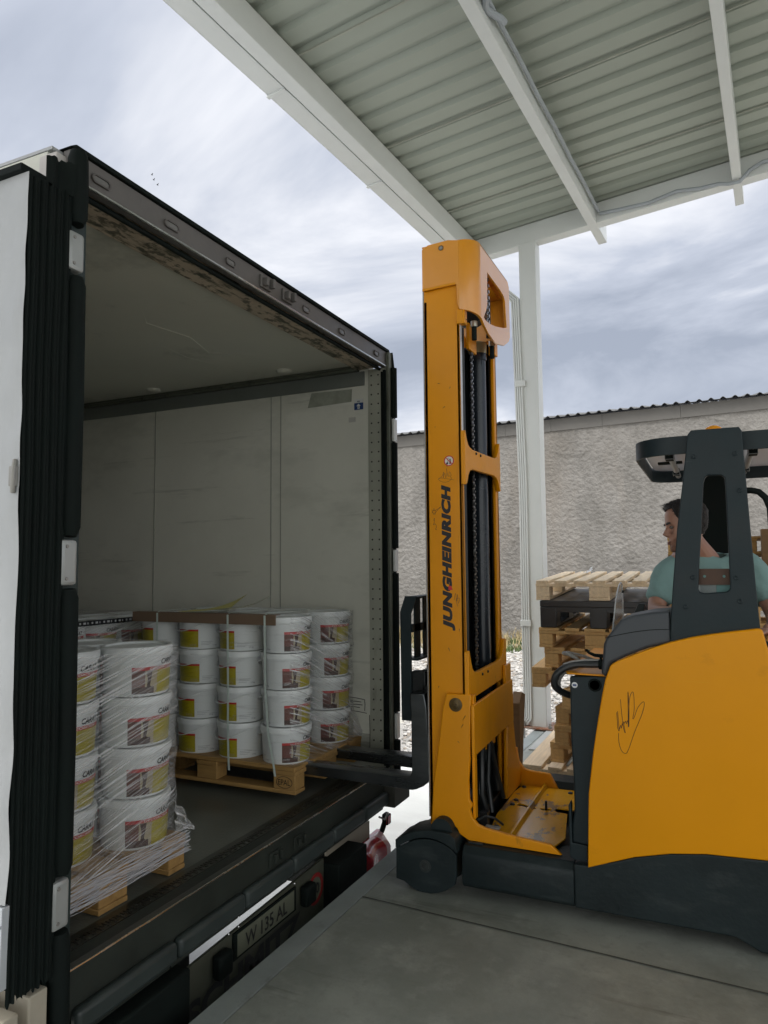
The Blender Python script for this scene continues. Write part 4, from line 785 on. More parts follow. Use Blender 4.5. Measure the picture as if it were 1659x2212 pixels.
# --- wheel arms
b = MB()
arm = lambda y0, y1: [(y0+.012, .235), (y0, .215), (y0, .07), (y0+.01, .055), (y1, .055), (y1, .235)]
b.prism('x', [(FY+.035, .247), (FY+.005, .215), (FY, .19), (FY, .075), (FY+.02, .055), (FY+.21, .055), (FY+.21, .247)], -1.15, -.621); b.build('wheel_arm', CH, fk, .006)
b = MB(); b.prism('x', [(4.41, .30), (4.59, .29), (4.60, .075), (4.58, .055), (4.39, .055), (4.39, .247)], -1.15, -.30); b.build('wheel_arm', CH, fk, .006)
b = MB(); b.box(-1.135, -1.06, FY+.05, FY+.11, .246, .254); b.build('arm_tab', CH, fk, .002)
for (y0, y1, near) in ((FY-.008, FY+.17, 1), (4.43, 4.608, 0)):
    c_ = (-1.335, .128)
    # housing cheek plate: round top, straight sides, round bottom
    pl = [(-1.491, .21), (-1.492, .045), (-1.449, .038), (-1.425, .024), (-1.401, .012), (-1.375, .003), (-1.353, .0015), (-1.306, .003), (-1.27, .012), (-1.235, .026), (-1.184, .062), (-1.176, .105), (-1.175, .200), (-1.195, .222), (-1.218, .236), (-1.248, .248), (-1.278, .254), (-1.315, .257), (-1.35, .254), (-1.388, .244), (-1.422, .228), (-1.474, .198)]
    b = MB(); b.prism('y', pl, y0, y0+.02); b.prism('y', [(x*1+(.0), z) for x, z in pl if z > -1], y1-.02, y1); b.build('wheel_cheek', CH, fk, .006)
    b = MB(); tp = [(-1.494, .192), (-1.494, .232), (-1.465, .248), (-1.436, .268), (-1.40, .282), (-1.359, .292), (-1.31, .300), (-1.24, .302), (-1.205, .298), (-1.180, .278), (-1.170, .212), (-1.195, .229), (-1.218, .243), (-1.248, .255), (-1.278, .261), (-1.315, .264), (-1.35, .261), (-1.388, .251), (-1.422, .235), (-1.474, .205)]
    b.prism('y', tp, y0-.004, y1+.004); b.build('wheel_cover', CH, fk, .008)
    b = MB(); b.lathe([(0, y0+.025), (.124, y0+.025), (.130, y0+.035), (.130, y1-.035), (.124, y1-.025), (0, y1-.025)], 36, (-1.315, 0, .131), 'y'); b.build('load_wheel', mat('wheel_polyurethane', (.05, .045, .03), .45) if near else bpy.data.materials['wheel_polyurethane'], fk)
    b = MB(); b.lathe([(.022, y0), (.030, y0-.001), (.030, y0-.003), (.020, y0-.004), (.018, y0-.001), (0, y0-.001)], 20, (-1.335, 0, .128), 'y'); b.build('axle_cap', mat('scuffed_cap', (.035, .042, .042), .6, .3, .3, 30) if near else bpy.data.materials['scuffed_cap'], fk)
# --- chassis
b = MB(); b.prism('y', [(-.62, .06), (-.62, .25), (-.56, .252), (-.455, .283), (-.354, .321), (-.208, .358), (-.069, .378), (.16, .388), (.5, .375), (1.0, .31), (1.25, .28), (1.45, .28), (1.45, .02), (.12, .02), (.03, .062)], FY+.0, FY+.22); b.build('chassis_side', CH, fk, .008)
b = MB(); b.prism('y', [(-.45, .06), (-.45, .45), (1.45, .40), (1.45, .05)], FY+.221, 4.60); b.build('chassis', CH, fk, .008)
# --- yellow flank panel and far body
pan = [(-.556, .247), (-.548, .468), (-.543, .573), (-.530, .67), (-.517, .763), (-.502, .85), (-.485, .944), (-.470, 1.02), (-.455, 1.083), (-.431, 1.146), (-.40, 1.165), (-.351, 1.187), (-.27, 1.222), (-.182, 1.255), (-.09, 1.281), (-.009, 1.297), (.08, 1.312), (.167, 1.325), (.180, 1.318), (.196, 1.24), (.225, 1.0), (.245, .8), (.30, .5), (.42, .384), (.16, .392), (-.069, .382), (-.208, .362), (-.354, .325), (-.455, .287)]
b = MB(); b.prism('y', pan, FY-.012, FY+.035); sp = b.build('side_panel', mat('panel_yellow', (.74, .295, .0), .40, 0, .05, 1.2, .35, 1.6, spec=.2, coat=.08, stain=(((.40, .15, .004), 2.6, .62, .74, (1, 1, 1.6), .5), ((.70, .40, .03), 5, .66, .70, (.12, 1, 9), .35), ((.10, .06, .01), 40, .745, .76, (1, 1, .5), .6))), fk, .006, 3)
b = MB(); b.prism('y', [(.30, .40), (.26, 1.2), (.40, 1.26), (1.3, 1.26), (1.42, 1.1), (1.45, .30)], FY-.005, 4.55); b.build('power_unit_cover', Y_, fk, .03, 3)
b = MB(); b.prism('y', [(-.44, .45), (-.43, 1.08), (-.05, 1.08), (-.05, .45)], 4.45, 4.58); b.build('far_panel', Y_, fk, .01)
# signature scribble with felt pen
def scrib(name, pts, r_, y, mtl, par, smooth=6):
    P_ = [Vector((x, y, z)) for x, z in pts]; out = []
    for i in range(len(P_)-1):
        p0 = P_[max(i-1, 0)]; p1 = P_[i]; p2 = P_[i+1]; p3 = P_[min(i+2, len(P_)-1)]
        for j in range(smooth):
            t = j/smooth; out.append(.5*((2*p1)+(p2-p0)*t+(2*p0-5*p1+4*p2-p3)*t*t+(3*p1-p0-3*p2+p3)*t**3))
    out.append(P_[-1]); b.tube(out, r_, 5)
b = MB(); sy = FY-.0125
sgm = [[(-.411, .940), (-.409, .90), (-.408, .872), (-.403, .860), (-.400, .875)], [(-.407, .945), (-.404, .90), (-.402, .868), (-.396, .885), (-.393, .872), (-.389, .893), (-.386, .884)],
       [(-.393, .998), (-.389, .93), (-.383, .87), (-.377, .855), (-.383, .90), (-.379, .895), (-.374, .905), (-.371, .893), (-.366, .908), (-.363, .89)],
       [(-.364, .88), (-.362, .95), (-.360, 1.035), (-.358, .95), (-.361, .885), (-.362, .90), (-.355, 1.0), (-.342, 1.033), (-.336, 1.02), (-.336, .96), (-.343, .92), (-.337, .925), (-.322, .965), (-.300, .993), (-.293, .985), (-.305, .94), (-.338, .86), (-.365, .785), (-.378, .765), (-.395, .775), (-.405, .81), (-.405, .85)]]
for s_ in sgm: scrib('s', s_, .0011, sy, INK, None)
b.build('signature', mat('felt_pen', (.05, .018, .008), .6), sp)
# --- battery compartment plates
b = MB(); b.prism('y', [(-.622, 1.078), (-.45, 1.086), (-.45, .28), (-.60, .275), (-.632, .31), (-.631, .41), (-.617, .473), (-.618, .634), (-.624, .796)], FY+.04, FY+.075); bp2 = b.build('battery_box_side', DG, fk, .008)
b = MB(); b.box(-.618, -.600, FY+.076, 4.42, .35, 1.07); b.build('battery_box_front', DG, fk, .004)
b = MB(); b.lathe([(.030, 0), (.027, -.004), (.022, -.004), (.021, .0)], 24, (-.509, FY+.039, 1.045), 'y'); b.lathe([(.021, -.001), (0, -.001)], 24, (-.509, FY+.039, 1.045), 'y', m=1); b.build('lifting_hole', [RB, BK], bp2)
b = MB(); b.lathe([(.0135, 0), (.0135, -.0008), (0, -.0009)], 24, (-.600, FY+.040, 1.040), 'y', m=0); b.box(-.608, -.592, FY+.0378, FY+.0388, 1.036, 1.044, 1); b.build('minus_sticker', [mat('sticker_bright', (.62, .64, .66), .4), BLUE], bp2)
b = MB(); b.prism('y', [(-.640, .27), (-.640, .50), (-.632, .515), (-.628, .50), (-.628, .335), (-.56, .330), (-.56, .262), (-.62, .262)], FY+.02, FY+.060); b.build('box_bracket', DG, fk, .004)
b = MB(); b.add([(x, y, z) for z in (1.086, 1.094) for (x, y) in ((-.655, FY+.12), (-.632, FY+.05), (-.44, FY+.04), (-.44, 4.45), (-.665, 4.45))], [(4, 3, 2, 1, 0), (5, 6, 7, 8, 9)]+[(i, (i+1) % 5, 5+(i+1) % 5, 5+i) for i in range(5)]); b.build('battery_lid', Y_, fk, .002)
b = MB(); b.box(-.598, -.25, FY+.1, 4.42, .46, 1.05); b.build('battery', BK, fk, .01)
# --- dashboard hood
dsh = [(-.478, 1.10), (-.462, 1.235), (-.450, 1.262), (-.385, 1.345), (-.36, 1.358), (-.321, 1.369), (-.25, 1.383), (-.176, 1.390), (-.176, 1.25), (-.27, 1.225), (-.351, 1.19), (-.431, 1.15), (-.455, 1.083)]
b = MB(); b.prism('y', dsh, FY+.02, FY+.30); b.build('dashboard', DULL, fk, .018, 4)
b = MB(); scrib('s', [(-.455, 1.262), (-.40, 1.277), (-.32, 1.295), (-.25, 1.305), (-.18, 1.309)], .0016, FY+.0195, RB, None); b.box(-.1775, -.1755, FY+.018, FY+.03, 1.26, 1.388); b.build('hood_seam', RB, fk)
b = MB(); b.add([(-.37, FY+.31, 1.33), (-.31, FY+.31, 1.33), (-.31, FY+.40, 1.34), (-.37, FY+.40, 1.34), (-.335, FY+.34, 1.405), (-.305, FY+.34, 1.405), (-.305, FY+.42, 1.39), (-.335, FY+.42, 1.39)], [(0, 1, 2, 3), (4, 5, 6, 7), (0, 1, 5, 4), (1, 2, 6, 5), (2, 3, 7, 6), (3, 0, 4, 7)]); b.build('display', BK, fk, .006)
b = MB(); n = 12; vs = []
edge = [(3.42, 1.262), (3.50, 1.33), (3.58, 1.405), (3.66, 1.455), (3.76, 1.492), (3.84, 1.503), (3.885, 1.49), (3.90, 1.45), (3.90, 1.30)]
b.prism('x', edge+[(3.70, 1.24), (3.42, 1.23)], -.432, -.427); b.build('windscreen', GLASS, fk, .001, 1)
b = MB(); b.tube([(-.4295, y, z) for y, z in edge], .0035, 6); b.build('screen_edge', mat('edge_clear', (.45, .47, .48), .2), fk)
b = MB(); b.lathe([(.007, 0), (.007, .006), (0, .008)], 12, (-.427, 3.86, 1.455), 'x'); b.build('screen_knob', RB, fk)
# --- hoses
b = MB(); hp = [(-.48, 3.46, 1.132), (-.53, 3.46, 1.130), (-.60, 3.46, 1.128), (-.655, 3.46, 1.110), (-.698, 3.46, 1.075), (-.712, 3.47, 1.030), (-.700, 3.49, 1.000), (-.66, 3.53, .97), (-.61, 3.6, .95)]
hp2 = []
for i in range(len(hp)-1):
    for j in range(4): hp2.append(Vector(hp[i]).lerp(Vector(hp[i+1]), j/4))
for _ in range(3): hp2 = [hp2[0]]+[(hp2[i-1]+hp2[i]*2+hp2[i+1])/4 for i in range(1, len(hp2)-1)]+[hp2[-1]]
b.tube(hp2, .0165, 10); b.build('power_cable', HOSE, fk)
b = MB(); b.tube([(-.49, 3.46, 1.152), (-.56, 3.455, 1.150), (-.62, 3.455, 1.140), (-.66, 3.455, 1.126)], .0045, 6)
cl = [(p.x+.045*(i/len(hp2)), p.y+.03, p.z-.012-.02*(i/len(hp2))) for i, p in enumerate(hp2[8:24])]
b.tube(cl, [.0085+.0018*(i % 2) for i in range(len(cl))], 8); b.tube([(-.60, 3.62, 1.10), (-.62, 3.60, 1.135), (-.67, 3.62, 1.155), (-.70, 3.68, 1.15), (-.69, 3.78, 1.14), (-.62, 3.82, 1.12), (-.56, 3.8, 1.1)], .009, 8); b.build('grey_hose', HOSEG, fk)
b = MB(); b.tube([(-.497, 3.46, 1.132), (-.478, 3.46, 1.132)], .024, 12); b.tube([(-.487, 3.46, 1.155), (-.487, 3.46, 1.168)], .007, 8); b.build('cable_clamp', RB, fk, .002)
b = MB(); b.tube([(-.48, 3.50, 1.166), (-.52, 3.50, 1.168), (-.545, 3.50, 1.178), (-.56, 3.50, 1.192)], [.009, .008, .007, .006], 8); b.build('lever', RB, fk)
# --- mast
mt_ = [0]
MY0, MY1 = 3.455, 4.135
for (y0, y1, s_) in ((MY0, MY0+.018, 1), (MY1-.018, MY1, -1)):
    b = MB(); b.box(-1.345, -1.147, y0, y1, .26 if s_ > 0 else .3, 3.07)
    yi = y0 if s_ > 0 else y1-.05
    b.box(-1.165, -1.147, yi+.0 if s_ > 0 else yi, yi+.035 if s_ > 0 else y1, .3, 2.93); b.box(-1.345, -1.325, yi, yi+.05, .3, 3.0); om = b.build('outer_mast_rail', YC if False else Y_, fk, .004)
    if s_ > 0: rail = om
b = MB(); b.box(-1.352, -1.345, MY0+.002, MY0+.03, .33, 3.26); b.build('slide_strip', GAL, fk)
b = MB()
for y in (MY0+.036, MY1-.066): b.box(-1.34, -1.17, y, y+.03, .3, 2.92); b.box(-1.19, -1.17, y-.0, y+.05 if y < 3.8 else y+.03, .3, 2.92)
b.box(-1.33, -1.30, MY0+.07, MY1-.07, .35, 2.9); b.build('inner_mast', BK, fk, .003)
b = MB(); b.box(-1.1468, -1.1455, MY0+.004, MY0+.030, 2.29, 2.92); b.build('reflection_strip', mat('pale_reflection_paint', (.62, .60, .58), .35, .4, .1, 10, stain=(((.25, .08, .03), 20, .66, .72, (1, 1, .5), .7),)), fk)  # flange's bright reflection put in as a pale strip, flecked with rust
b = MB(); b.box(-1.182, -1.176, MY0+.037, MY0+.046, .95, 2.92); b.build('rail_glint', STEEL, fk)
b = MB(); b.lathe([(.048, .5), (.048, 2.80), (.055, 2.80), (.055, 2.84), (.05, 2.88)], 24, (-1.215, 3.985, 0)); b.build('lift_cylinder', mat('cylinder_black', (.018, .024, .032), .25, .2, .1, 4), fk)
b = MB(); b.lathe([(.056, 2.84), (.056, 2.905), (.04, 2.91)], 24, (-1.215, 3.985, 0)); b.build('cylinder_head', mat('brass_dull', (.30, .25, .14), .35, .7), fk)
b = MB()
for k in range(4): b.tube([(-1.20, 3.585+.025*k, .6), (-1.20, 3.585+.025*k, 2.9)], .010, 8)
for k in range(3): b.tube([(-1.235, 3.68+.022*k, .6), (-1.235, 3.68+.022*k, 2.88)], .008, 8)
b.build('hydraulic_hoses', HOSE, fk)
# leaf chain: alternating plates and pins
b = MB(); zc = 1.02; k = 0
while zc < 2.86:
    for dx in ((-.006, .0) if k % 2 else (-.003, .003)): b.lathe([(.0135, dx-.001), (.0135, dx+.001)], 10, (-1.19, 3.79, zc), 'x'); b.box(-1.19+dx-.001, -1.19+dx+.001, 3.79-.008, 3.79+.008, zc-.017, zc+.017)
    b.lathe([(.005, -.009), (.005, .009)], 8, (-1.19, 3.79, zc), 'x'); zc += .034; k += 1
b.build('lift_chain', STEEL, fk)
b = MB(); b.box(-1.20, -1.18, 3.72, 3.86, 2.80, 2.95); b.build('chain_anchor', Y_, fk, .005)
b = MB(); b.box(-1.205, -1.165, MY0+.02, MY0+.06, 1.44, 1.53); b.build('mast_stop', Y_, fk, .003)
# crosspieces
b = MB()
def arc(cx, cz_, r_, a0, a1, n=6): return [(cx+r_*math.cos(R(a0+(a1-a0)*i/n)), cz_+r_*math.sin(R(a0+(a1-a0)*i/n))) for i in range(n+1)]
up_ = [(3.435, 2.285), (3.45, 2.29), (3.468, 2.25), (3.49, 2.224), (3.52, 2.210), (3.564, 2.204), (3.99, 2.214), (4.03, 2.228), (4.06, 2.26), (4.085, 2.315), (4.10, 2.318), (4.10, 2.03), (4.085, 2.03), (4.06, 2.075), (4.02, 2.102), (3.97, 2.110), (3.56, 2.098), (3.52, 2.088), (3.49, 2.06), (3.468, 2.018), (3.45, 2.008), (3.435, 2.008)]
b.prism('x', up_, -1.146, -1.122); b.build('upper_crosspiece', Y_, fk, .004)
b = MB()
for y in (3.62, 3.70): b.lathe([(.009, 0), (.006, .006), (0, .007)], 6, (-1.122, y, 2.19), 'x')
for y in (3.66, 3.76): b.lathe([(.009, 0), (.006, .006), (0, .007)], 6, (-1.122, y, 1.025), 'x')
b.build('socket_screw', BK, fk)
lo_ = [(3.435, 1.165), (3.455, 1.17), (3.475, 1.12), (3.50, 1.075), (3.535, 1.052), (3.60, 1.046), (3.98, 1.052), (4.03, 1.062), (4.07, 1.085), (4.095, 1.12), (4.11, 1.165), (4.13, 1.168), (4.15, 1.16), (4.15, .945), (3.435, .925)]
b = MB(); b.prism('x', lo_, -1.146, -1.122); b.build('lower_crosspiece', Y_, fk, .004)
b = MB(); b.prism('x', [(3.425, .905), (4.176, .925), (4.182, .683), (3.425, .660)], -1.112, -1.095); b.build('shelf_plate', Y_, fk, .004)
b = MB(); b.box(-1.12, -1.1, 4.05, 4.16, .90, 1.02); b.build('mast_lug', Y_, fk, .004)
# legs with base flange
lg = [(-1.243, .955), (-1.263, .878), (-1.288, .698), (-1.320, .481), (-1.330, .329), (-1.330, .30), (-1.215, .315), (-1.196, .30), (-1.183, .275), (-1.150, .258), (-1.131, .250), (-.684, .250), (-.735, .292), (-.90, .304), (-1.05, .322), (-1.088, .333), (-1.118, .367), (-1.126, .40), (-1.113, .420), (-1.130, .445), (-1.132, .538), (-1.122, .656), (-1.118, .80), (-1.112, .955)]
for (y0, y1) in ((3.430, 3.453), (4.37, 4.395)):
    b = MB(); b.prism('y', lg if y0 < 4 else [p for p in lg if p[0] < -1.0 or p[1] > .3 and p[0] < -.95]+[], y0, y1) if y0 < 4 else b.prism('y', [(-1.318, .481), (-1.330, .329), (-1.330, .30), (-1.215, .30), (-1.15, .258)]+[(-1.131, .250), (-.88, .250), (-.93, .345), (-1.05, .352)]+[(-1.088, .36), (-1.118, .40), (-1.130, .481)], y0, y1); L_o = b.build('mast_leg', Y_, fk, .006)
    if y0 < 3.5:
        b = MB(); b.lathe([(.034, y0-.0), (.034, y0-.004), (.026, y0-.005), (.026, y0-.001), (.020, y0-.002), (.020, y0-.006), (.010, y0-.008), (.008, y0-.004), (0, y0-.004)], 28, (-1.192, 0, .902), 'y'); b.build('pivot_bolt', mat('greasy_bolt', (.10, .065, .02), .4, .3, .5, 40), L_o)
b = MB(); b.prism('x', [(4.14, .95), (4.175, .95), (4.21, .70), (4.27, .48), (4.37, .36), (4.37, .27), (4.05, .27), (4.08, .6)], -1.13, -1.105); b.box(-1.34, -1.13, 4.14, 4.16, .3, .95); b.build('far_leg_gusset', Y_, fk, .006)
b = MB(); b.box(-1.12, -1.105, 3.453, 3.49, .35, .95); b.build('leg_flange', Y_, fk, .003)
b = MB(); b.lathe([(.055, FY+.02), (.055, FY+.13), (.0, FY+.14)], 24, (-1.26, 0, .300), 'y', a0=0, a1=2*math.pi); b.build('roller_hub', CH, fk)
# mast base box (dark) and deck plate
b = MB(); b.box(-1.34, -1.15, 3.50, 4.36, .10, .30); b.box(-1.15, -.60, 3.50, 4.38, .08, .20); b.build('mast_carriage', BK, fk, .01)
DZ = .268
dk = [(-1.10, 3.80), (-1.075, 3.62), (-.955, 3.52), (-.895, 3.462), (-.738, 3.452), (-.700, 3.60), (-.752, 3.945), (-.775, 3.955), (-.812, 3.955), (-.830, 3.99), (-.82, 4.02), (-.70, 4.02), (-.70, 4.12), (-.745, 4.26), (-.76, 4.36), (-1.09, 4.36), (-1.11, 4.20), (-1.105, 4.0)]
slot = [(-1.042, 4.0), (-1.03, 4.015), (-1.0, 4.01), (-.965, 3.985), (-.94, 3.985), (-.925, 3.975), (-.93, 3.96), (-.96, 3.955), (-1.0, 3.975), (-1.03, 3.98)]
slot2 = [(-.875+.032*math.cos(R(a)), 3.975+.018*math.sin(R(a))) for a in range(0, 360, 30)]
b = MB(); b.prism('z', dk, DZ-.008, DZ, [slot, slot2]); dp = b.build('deck_plate', YC, fk, .0015, 1)
b = MB(); b.add([(-.975, 4.36, DZ), (-.945, 4.36, DZ), (-.93, 3.47, DZ), (-.965, 3.47, DZ), (-.965, 4.36, DZ+.022), (-.953, 4.36, DZ+.022), (-.94, 3.47, DZ+.022), (-.955, 3.47, DZ+.022)], [(0, 1, 2, 3), (4, 5, 6, 7), (0, 1, 5, 4), (1, 2, 6, 5), (2, 3, 7, 6), (3, 0, 4, 7)]); b.build('deck_rib', YC, fk, .002)
b = MB(); b.tube([(-.872, 3.975, DZ-.02), (-.872, 3.975, DZ+.045)], .007, 10); b.build('deck_pin', BK, fk)
for (x, y) in ((-1.075, 4.31), (-1.06, 4.06), (-1.06, 3.98), (-1.05, 3.62), (-.775, 3.475), (-.80, 4.30)):
    b = MB(); b.lathe([(.014, 0), (.013, .006), (.008, .009), (0, .009)], 14, (x, y, DZ)); b.build('deck_bolt', BK, fk)
b = MB(); b.box(-1.06, -.99, 3.455, 3.485, .315, .322); b.build('edge_pad', GAL, fk)
b = MB(); b.box(-1.12, -1.08, 3.56, 3.60, .27, .35); b.tube([(-1.13, 3.95, .35), (-1.15, 3.9, .6), (-1.16, 3.8, .72), (-1.15, 3.72, .6), (-1.14, 3.68, .4), (-1.12, 3.7, .3)], .016, 8); b.tube([(-1.11, 3.98, .30), (-1.13, 3.90, .50), (-1.14, 3.82, .62), (-1.13, 3.76, .45), (-1.10, 3.72, .3)], .012, 8); b.tube([(-1.11, 3.5, .33), (-1.08, 3.53, .345), (-1.04, 3.56, .33), (-1.01, 3.6, .29)], .006, 6); b.build('hydraulic_hoses', HOSE, fk)
b = MB(); b.box(-1.17, -1.15, 3.80, 3.98, .60, .76); b.build('cylinder_bracket', Y_, fk, .003)
# hood on top of the mast
b = MB(); HZ0, HZ1 = 2.86, 3.300
XS, XB, YA, YB = -1.345, -1.05, 3.438, 4.118; rc = .09
plan = [(XS, YA)]+[(XB-rc+rc*math.sin(R(a)), YA+rc-rc*math.cos(R(a))) for a in range(0, 91, 10)]+[(XB-.05+.05*math.cos(R(a)), YB-.05+.05*math.sin(R(a))) for a in range(0, 91, 15)]+[(XS, YB)]
side_low = lambda x, y: (3.055 if x < -1.16 else (3.055-(x+1.16)*9 if x < -1.148 else 2.945-.0*(x))) if y < YA+.01 else (2.90 if y < YA+rc*1.0 else 2.86)
# side near plate with step
b.prism('y', [(XS, 3.055), (-1.155, 3.06), (-1.15, 2.955), (XB-rc, 2.925), (XB-rc, HZ1-.006), (-1.2, HZ1+.006), (-1.31, HZ1), (XS, HZ1-.02)], YA-.001, YA+.014)
n_ = 10; vs = []; fs = []
for i in range(n_+1):
    a = R(90*i/n_)
    for (rr_, zz_) in ((rc+.0005, HZ1-.006), (rc+.0005, 2.925-.035*i/n_), (rc-.014, 2.925-.035*i/n_), (rc-.014, HZ1-.006)): vs.append((XB-rc+rr_*math.sin(a), YA+rc-rr_*math.cos(a), zz_))
for i in range(n_):
    for j in range(4): fs.append((4*i+j, 4*i+(j+1) % 4, 4*i+4+(j+1) % 4, 4*i+4+j))
b.add(vs, fs)
hole = [(3.655, 3.188), (3.93, 3.180), (3.99, 3.172), (4.02, 3.15), (4.045, 3.0), (3.98, 2.975), (3.80, 2.930), (3.70, 2.912), (3.60, 2.905), (3.575, 2.91), (3.62, 2.96), (3.645, 3.0)]
b.prism('x', [(YA+rc, HZ1-.006), (YA+rc, 2.895), (3.58, 2.872), (3.66, 2.848), (3.80, 2.832), (3.98, 2.870), (YB-.03, 2.925), (YB, 2.96), (YB, HZ1-.03), (YB-.03, HZ1-.006)], XB-.014, XB, [hole])
b.prism('y', [(XS, 2.95), (XB-.014, 2.95), (XB-.014, HZ1-.012), (XS, HZ1-.012)], YB-.014, YB)
b.prism('z', [(XS, YA)]+plan[1:-1]+[(XS, YB)], HZ1-.0125, HZ1-.004)
b.box(XS, -1.10, YA+.014, YB-.02, 3.19, 3.2)
YH = mat('hood_yellow', (.72, .275, .0), .42, 0, .05, 2.5, .03, 60, coat=1, spec=.6, stain=(((.10, .06, .02), 22, .71, .74, (1, 1, .3), .6),)); hood = b.build('mast_hood', YH, fk, .003)
b = MB(); b.prism('y', [(-1.345, 3.052), (-1.16, 3.06), (-1.158, 3.072), (-1.345, 3.066)], YA-.003, YA); b.build('hood_step', Y_, hood, .002)
b = MB(); b.lathe([(.014, YA-.0025), (.010, YA-.0025), (.009, YA-.001), (0, YA-.001)], 20, (-1.236, 0, 3.27), 'y'); b.build('hood_bolt', GAL, hood)
b = MB(); b.box(-1.16, -1.115, YA+.004, YA+.05, 2.85, 2.925); b.box(-1.16, -1.12, 4.03, 4.09, 2.84, 2.93); b.build('hood_lug', Y_, fk, .004)
b = MB()
for y in (YA+.035, YA+.035): b.lathe([(.004, 0), (.004, .002)], 8, (-1.115, y, 2.875+.03*(y > 9)), 'x')
b.build('lug_screw', BK, fk)
for (x, y) in ((-1.10, 3.56), (-1.11, 3.93)):
    b = MB(); b.tube([(x, y, 2.79), (x, y, 2.86)], .014, 10); b.tube([(x, y, 2.86), (x, y, 2.89)], .019, 10, m=1); b.build('hose_fitting', [RB, mat('fitting_zinc', (.42, .40, .34), .35, .8) if y < 3.7 else bpy.data.materials['fitting_zinc']], fk)
b = MB(); b.lathe([(.09, -.04), (.10, -.035), (.10, .035), (.09, .04)], 24, (-1.19, 3.78, 3.04), 'y'); 
for k in range(9): b.box(-1.10, -1.085, 3.755, 3.785, 2.90+.035*k, 2.928+.035*k, 1); b.lathe([(.010, -.004), (.010, .02)], 8, (-1.095, 3.77, 2.914+.035*k), 'x', m=1)
b.tube([(-1.10, 3.83, 2.88), (-1.10, 3.83, 3.1)], .014, 8); b.build('chain_pulley', [BK, STEEL], fk)
# lettering on the mast
b = MB(); v_, f_ = text('JUNGHEINRICH', .1, .07, .22, 1.10); v_ = fit(v_, .748, .066); yT = MY0-.0006
b.add([(-1.196-p.y, yT, 1.266+p.x) for p in v_], f_); b.build('maker_lettering', INK, rail)
b = MB(); b.add([(-1.196-.033, yT-.0006, 1.266+.205), (-1.196-.033, yT-.0006, 1.266+.228), (-1.196-.018, yT-.0006, 1.266+.226), (-1.196-.010, yT-.0006, 1.266+.206)], [(0, 1, 2, 3)]); b.build('red_mark', mat('logo_red', (.55, .02, .02), .4), rail)
b = MB(); cx_, cz2 = -1.216, 2.137
ci = lambda r_: [(cx_+r_*math.cos(2*math.pi*i/32), cz2+r_*math.sin(2*math.pi*i/32)) for i in range(32)]
b.prism('y', ci(.0275), yT-.0008, yT, m=1); b.prism('y', ci(.0275), yT-.0014, yT-.0006, [ci(.0225)], m=0)
b.add([(cx_-.018, yT-.0016, cz2+.015), (cx_-.015, yT-.0016, cz2+.018), (cx_+.018, yT-.0016, cz2-.015), (cx_+.015, yT-.0016, cz2-.018)], [(0, 1, 2, 3)], 0)
b.add([(cx_-.008, yT-.0010, cz2-.015), (cx_-.005, yT-.0010, cz2-.015), (cx_-.003, yT-.0010, cz2+.017), (cx_-.006, yT-.0010, cz2+.017)], [(0, 1, 2, 3)], 2)
b.add([(cx_+.002, yT-.0010, cz2-.017), (cx_+.010, yT-.0010, cz2-.017), (cx_+.011, yT-.0010, cz2+.002), (cx_+.002, yT-.0010, cz2+.002)], [(0, 1, 2, 3)], 2); b.lathe([(.004, 0), (0, -.0001)], 10, (cx_+.006, yT-.001, cz2+.007), 'y', m=2); b.lathe([(.006, 0), (0, -.0001)], 10, (cx_-.010, yT-.001, cz2-.013), 'y', m=2); b.lathe([(.0001, 0), (0, -.0001)], 6, (cx_, yT, cz2), 'y', m=2)
b.build('warning_sticker', [mat('sticker_red', (.50, .02, .02), .4), mat('sticker_ground', (.66, .64, .60), .4), INK], rail)
b = MB()
scrib('s', [(-1.272, 2.045), (-1.255, 2.06), (-1.245, 2.082), (-1.249, 2.05), (-1.24, 2.075), (-1.235, 2.05), (-1.228, 2.078), (-1.232, 2.10), (-1.222, 2.055), (-1.214, 2.08), (-1.205, 2.06), (-1.214, 2.058), (-1.204, 2.045), (-1.22, 2.03), (-1.25, 2.028), (-1.275, 2.042), (-1.262, 2.05), (-1.19, 2.036)], .0007, yT, INK, None)
scrib('s', [(-1.222, 2.105), (-1.229, 2.11), (-1.222, 2.113), (-1.215, 2.108)], .0007, yT, INK, None)
scrib('s', [(-1.313, 1.868), (-1.304, 1.892), (-1.296, 1.878), (-1.303, 1.862), (-1.309, 1.88), (-1.29, 1.885), (-1.265, 1.90), (-1.292, 1.874), (-1.298, 1.86)], .0008, yT, INK, None)
scrib('s', [(-1.306, 1.83), (-1.300, 1.842), (-1.302, 1.82), (-1.308, 1.808), (-1.296, 1.812), (-1.290, 1.796), (-1.296, 1.785), (-1.288, 1.782)], .0008, yT, INK, None)
scrib('s', [(-1.20, 1.42), (-1.192, 1.455), (-1.187, 1.415), (-1.181, 1.45), (-1.178, 1.405), (-1.17, 1.43), (-1.19, 1.425), (-1.182, 1.39)], .0007, yT, INK, None)
for (x, z, a, l_) in ((-1.265, 2.55, 3.0, .012), (-1.205, 2.52, 1.0, .012), (-1.24, 2.42, .6, .016), (-1.29, 2.32, 1.2, .006), (-1.175, 1.27, 1.5, .014), (-1.23, 1.17, 2.0, .02), (-1.15, .84, 1.0, .028), (-1.16, .80, 1.0, .02), (-1.18, .72, 2.4, .012), (-1.29, .98, 1.3, .01)):
    b.tube([(x-l_/2*math.cos(a), yT-.001 if z > .96 else 3.4295, z-l_/2*math.sin(a)), (x+l_/2*math.cos(a), yT-.001 if z > .96 else 3.4295, z+l_/2*math.sin(a))], [.0006, .0016], 4)
b.build('scribbles', INK, rail)
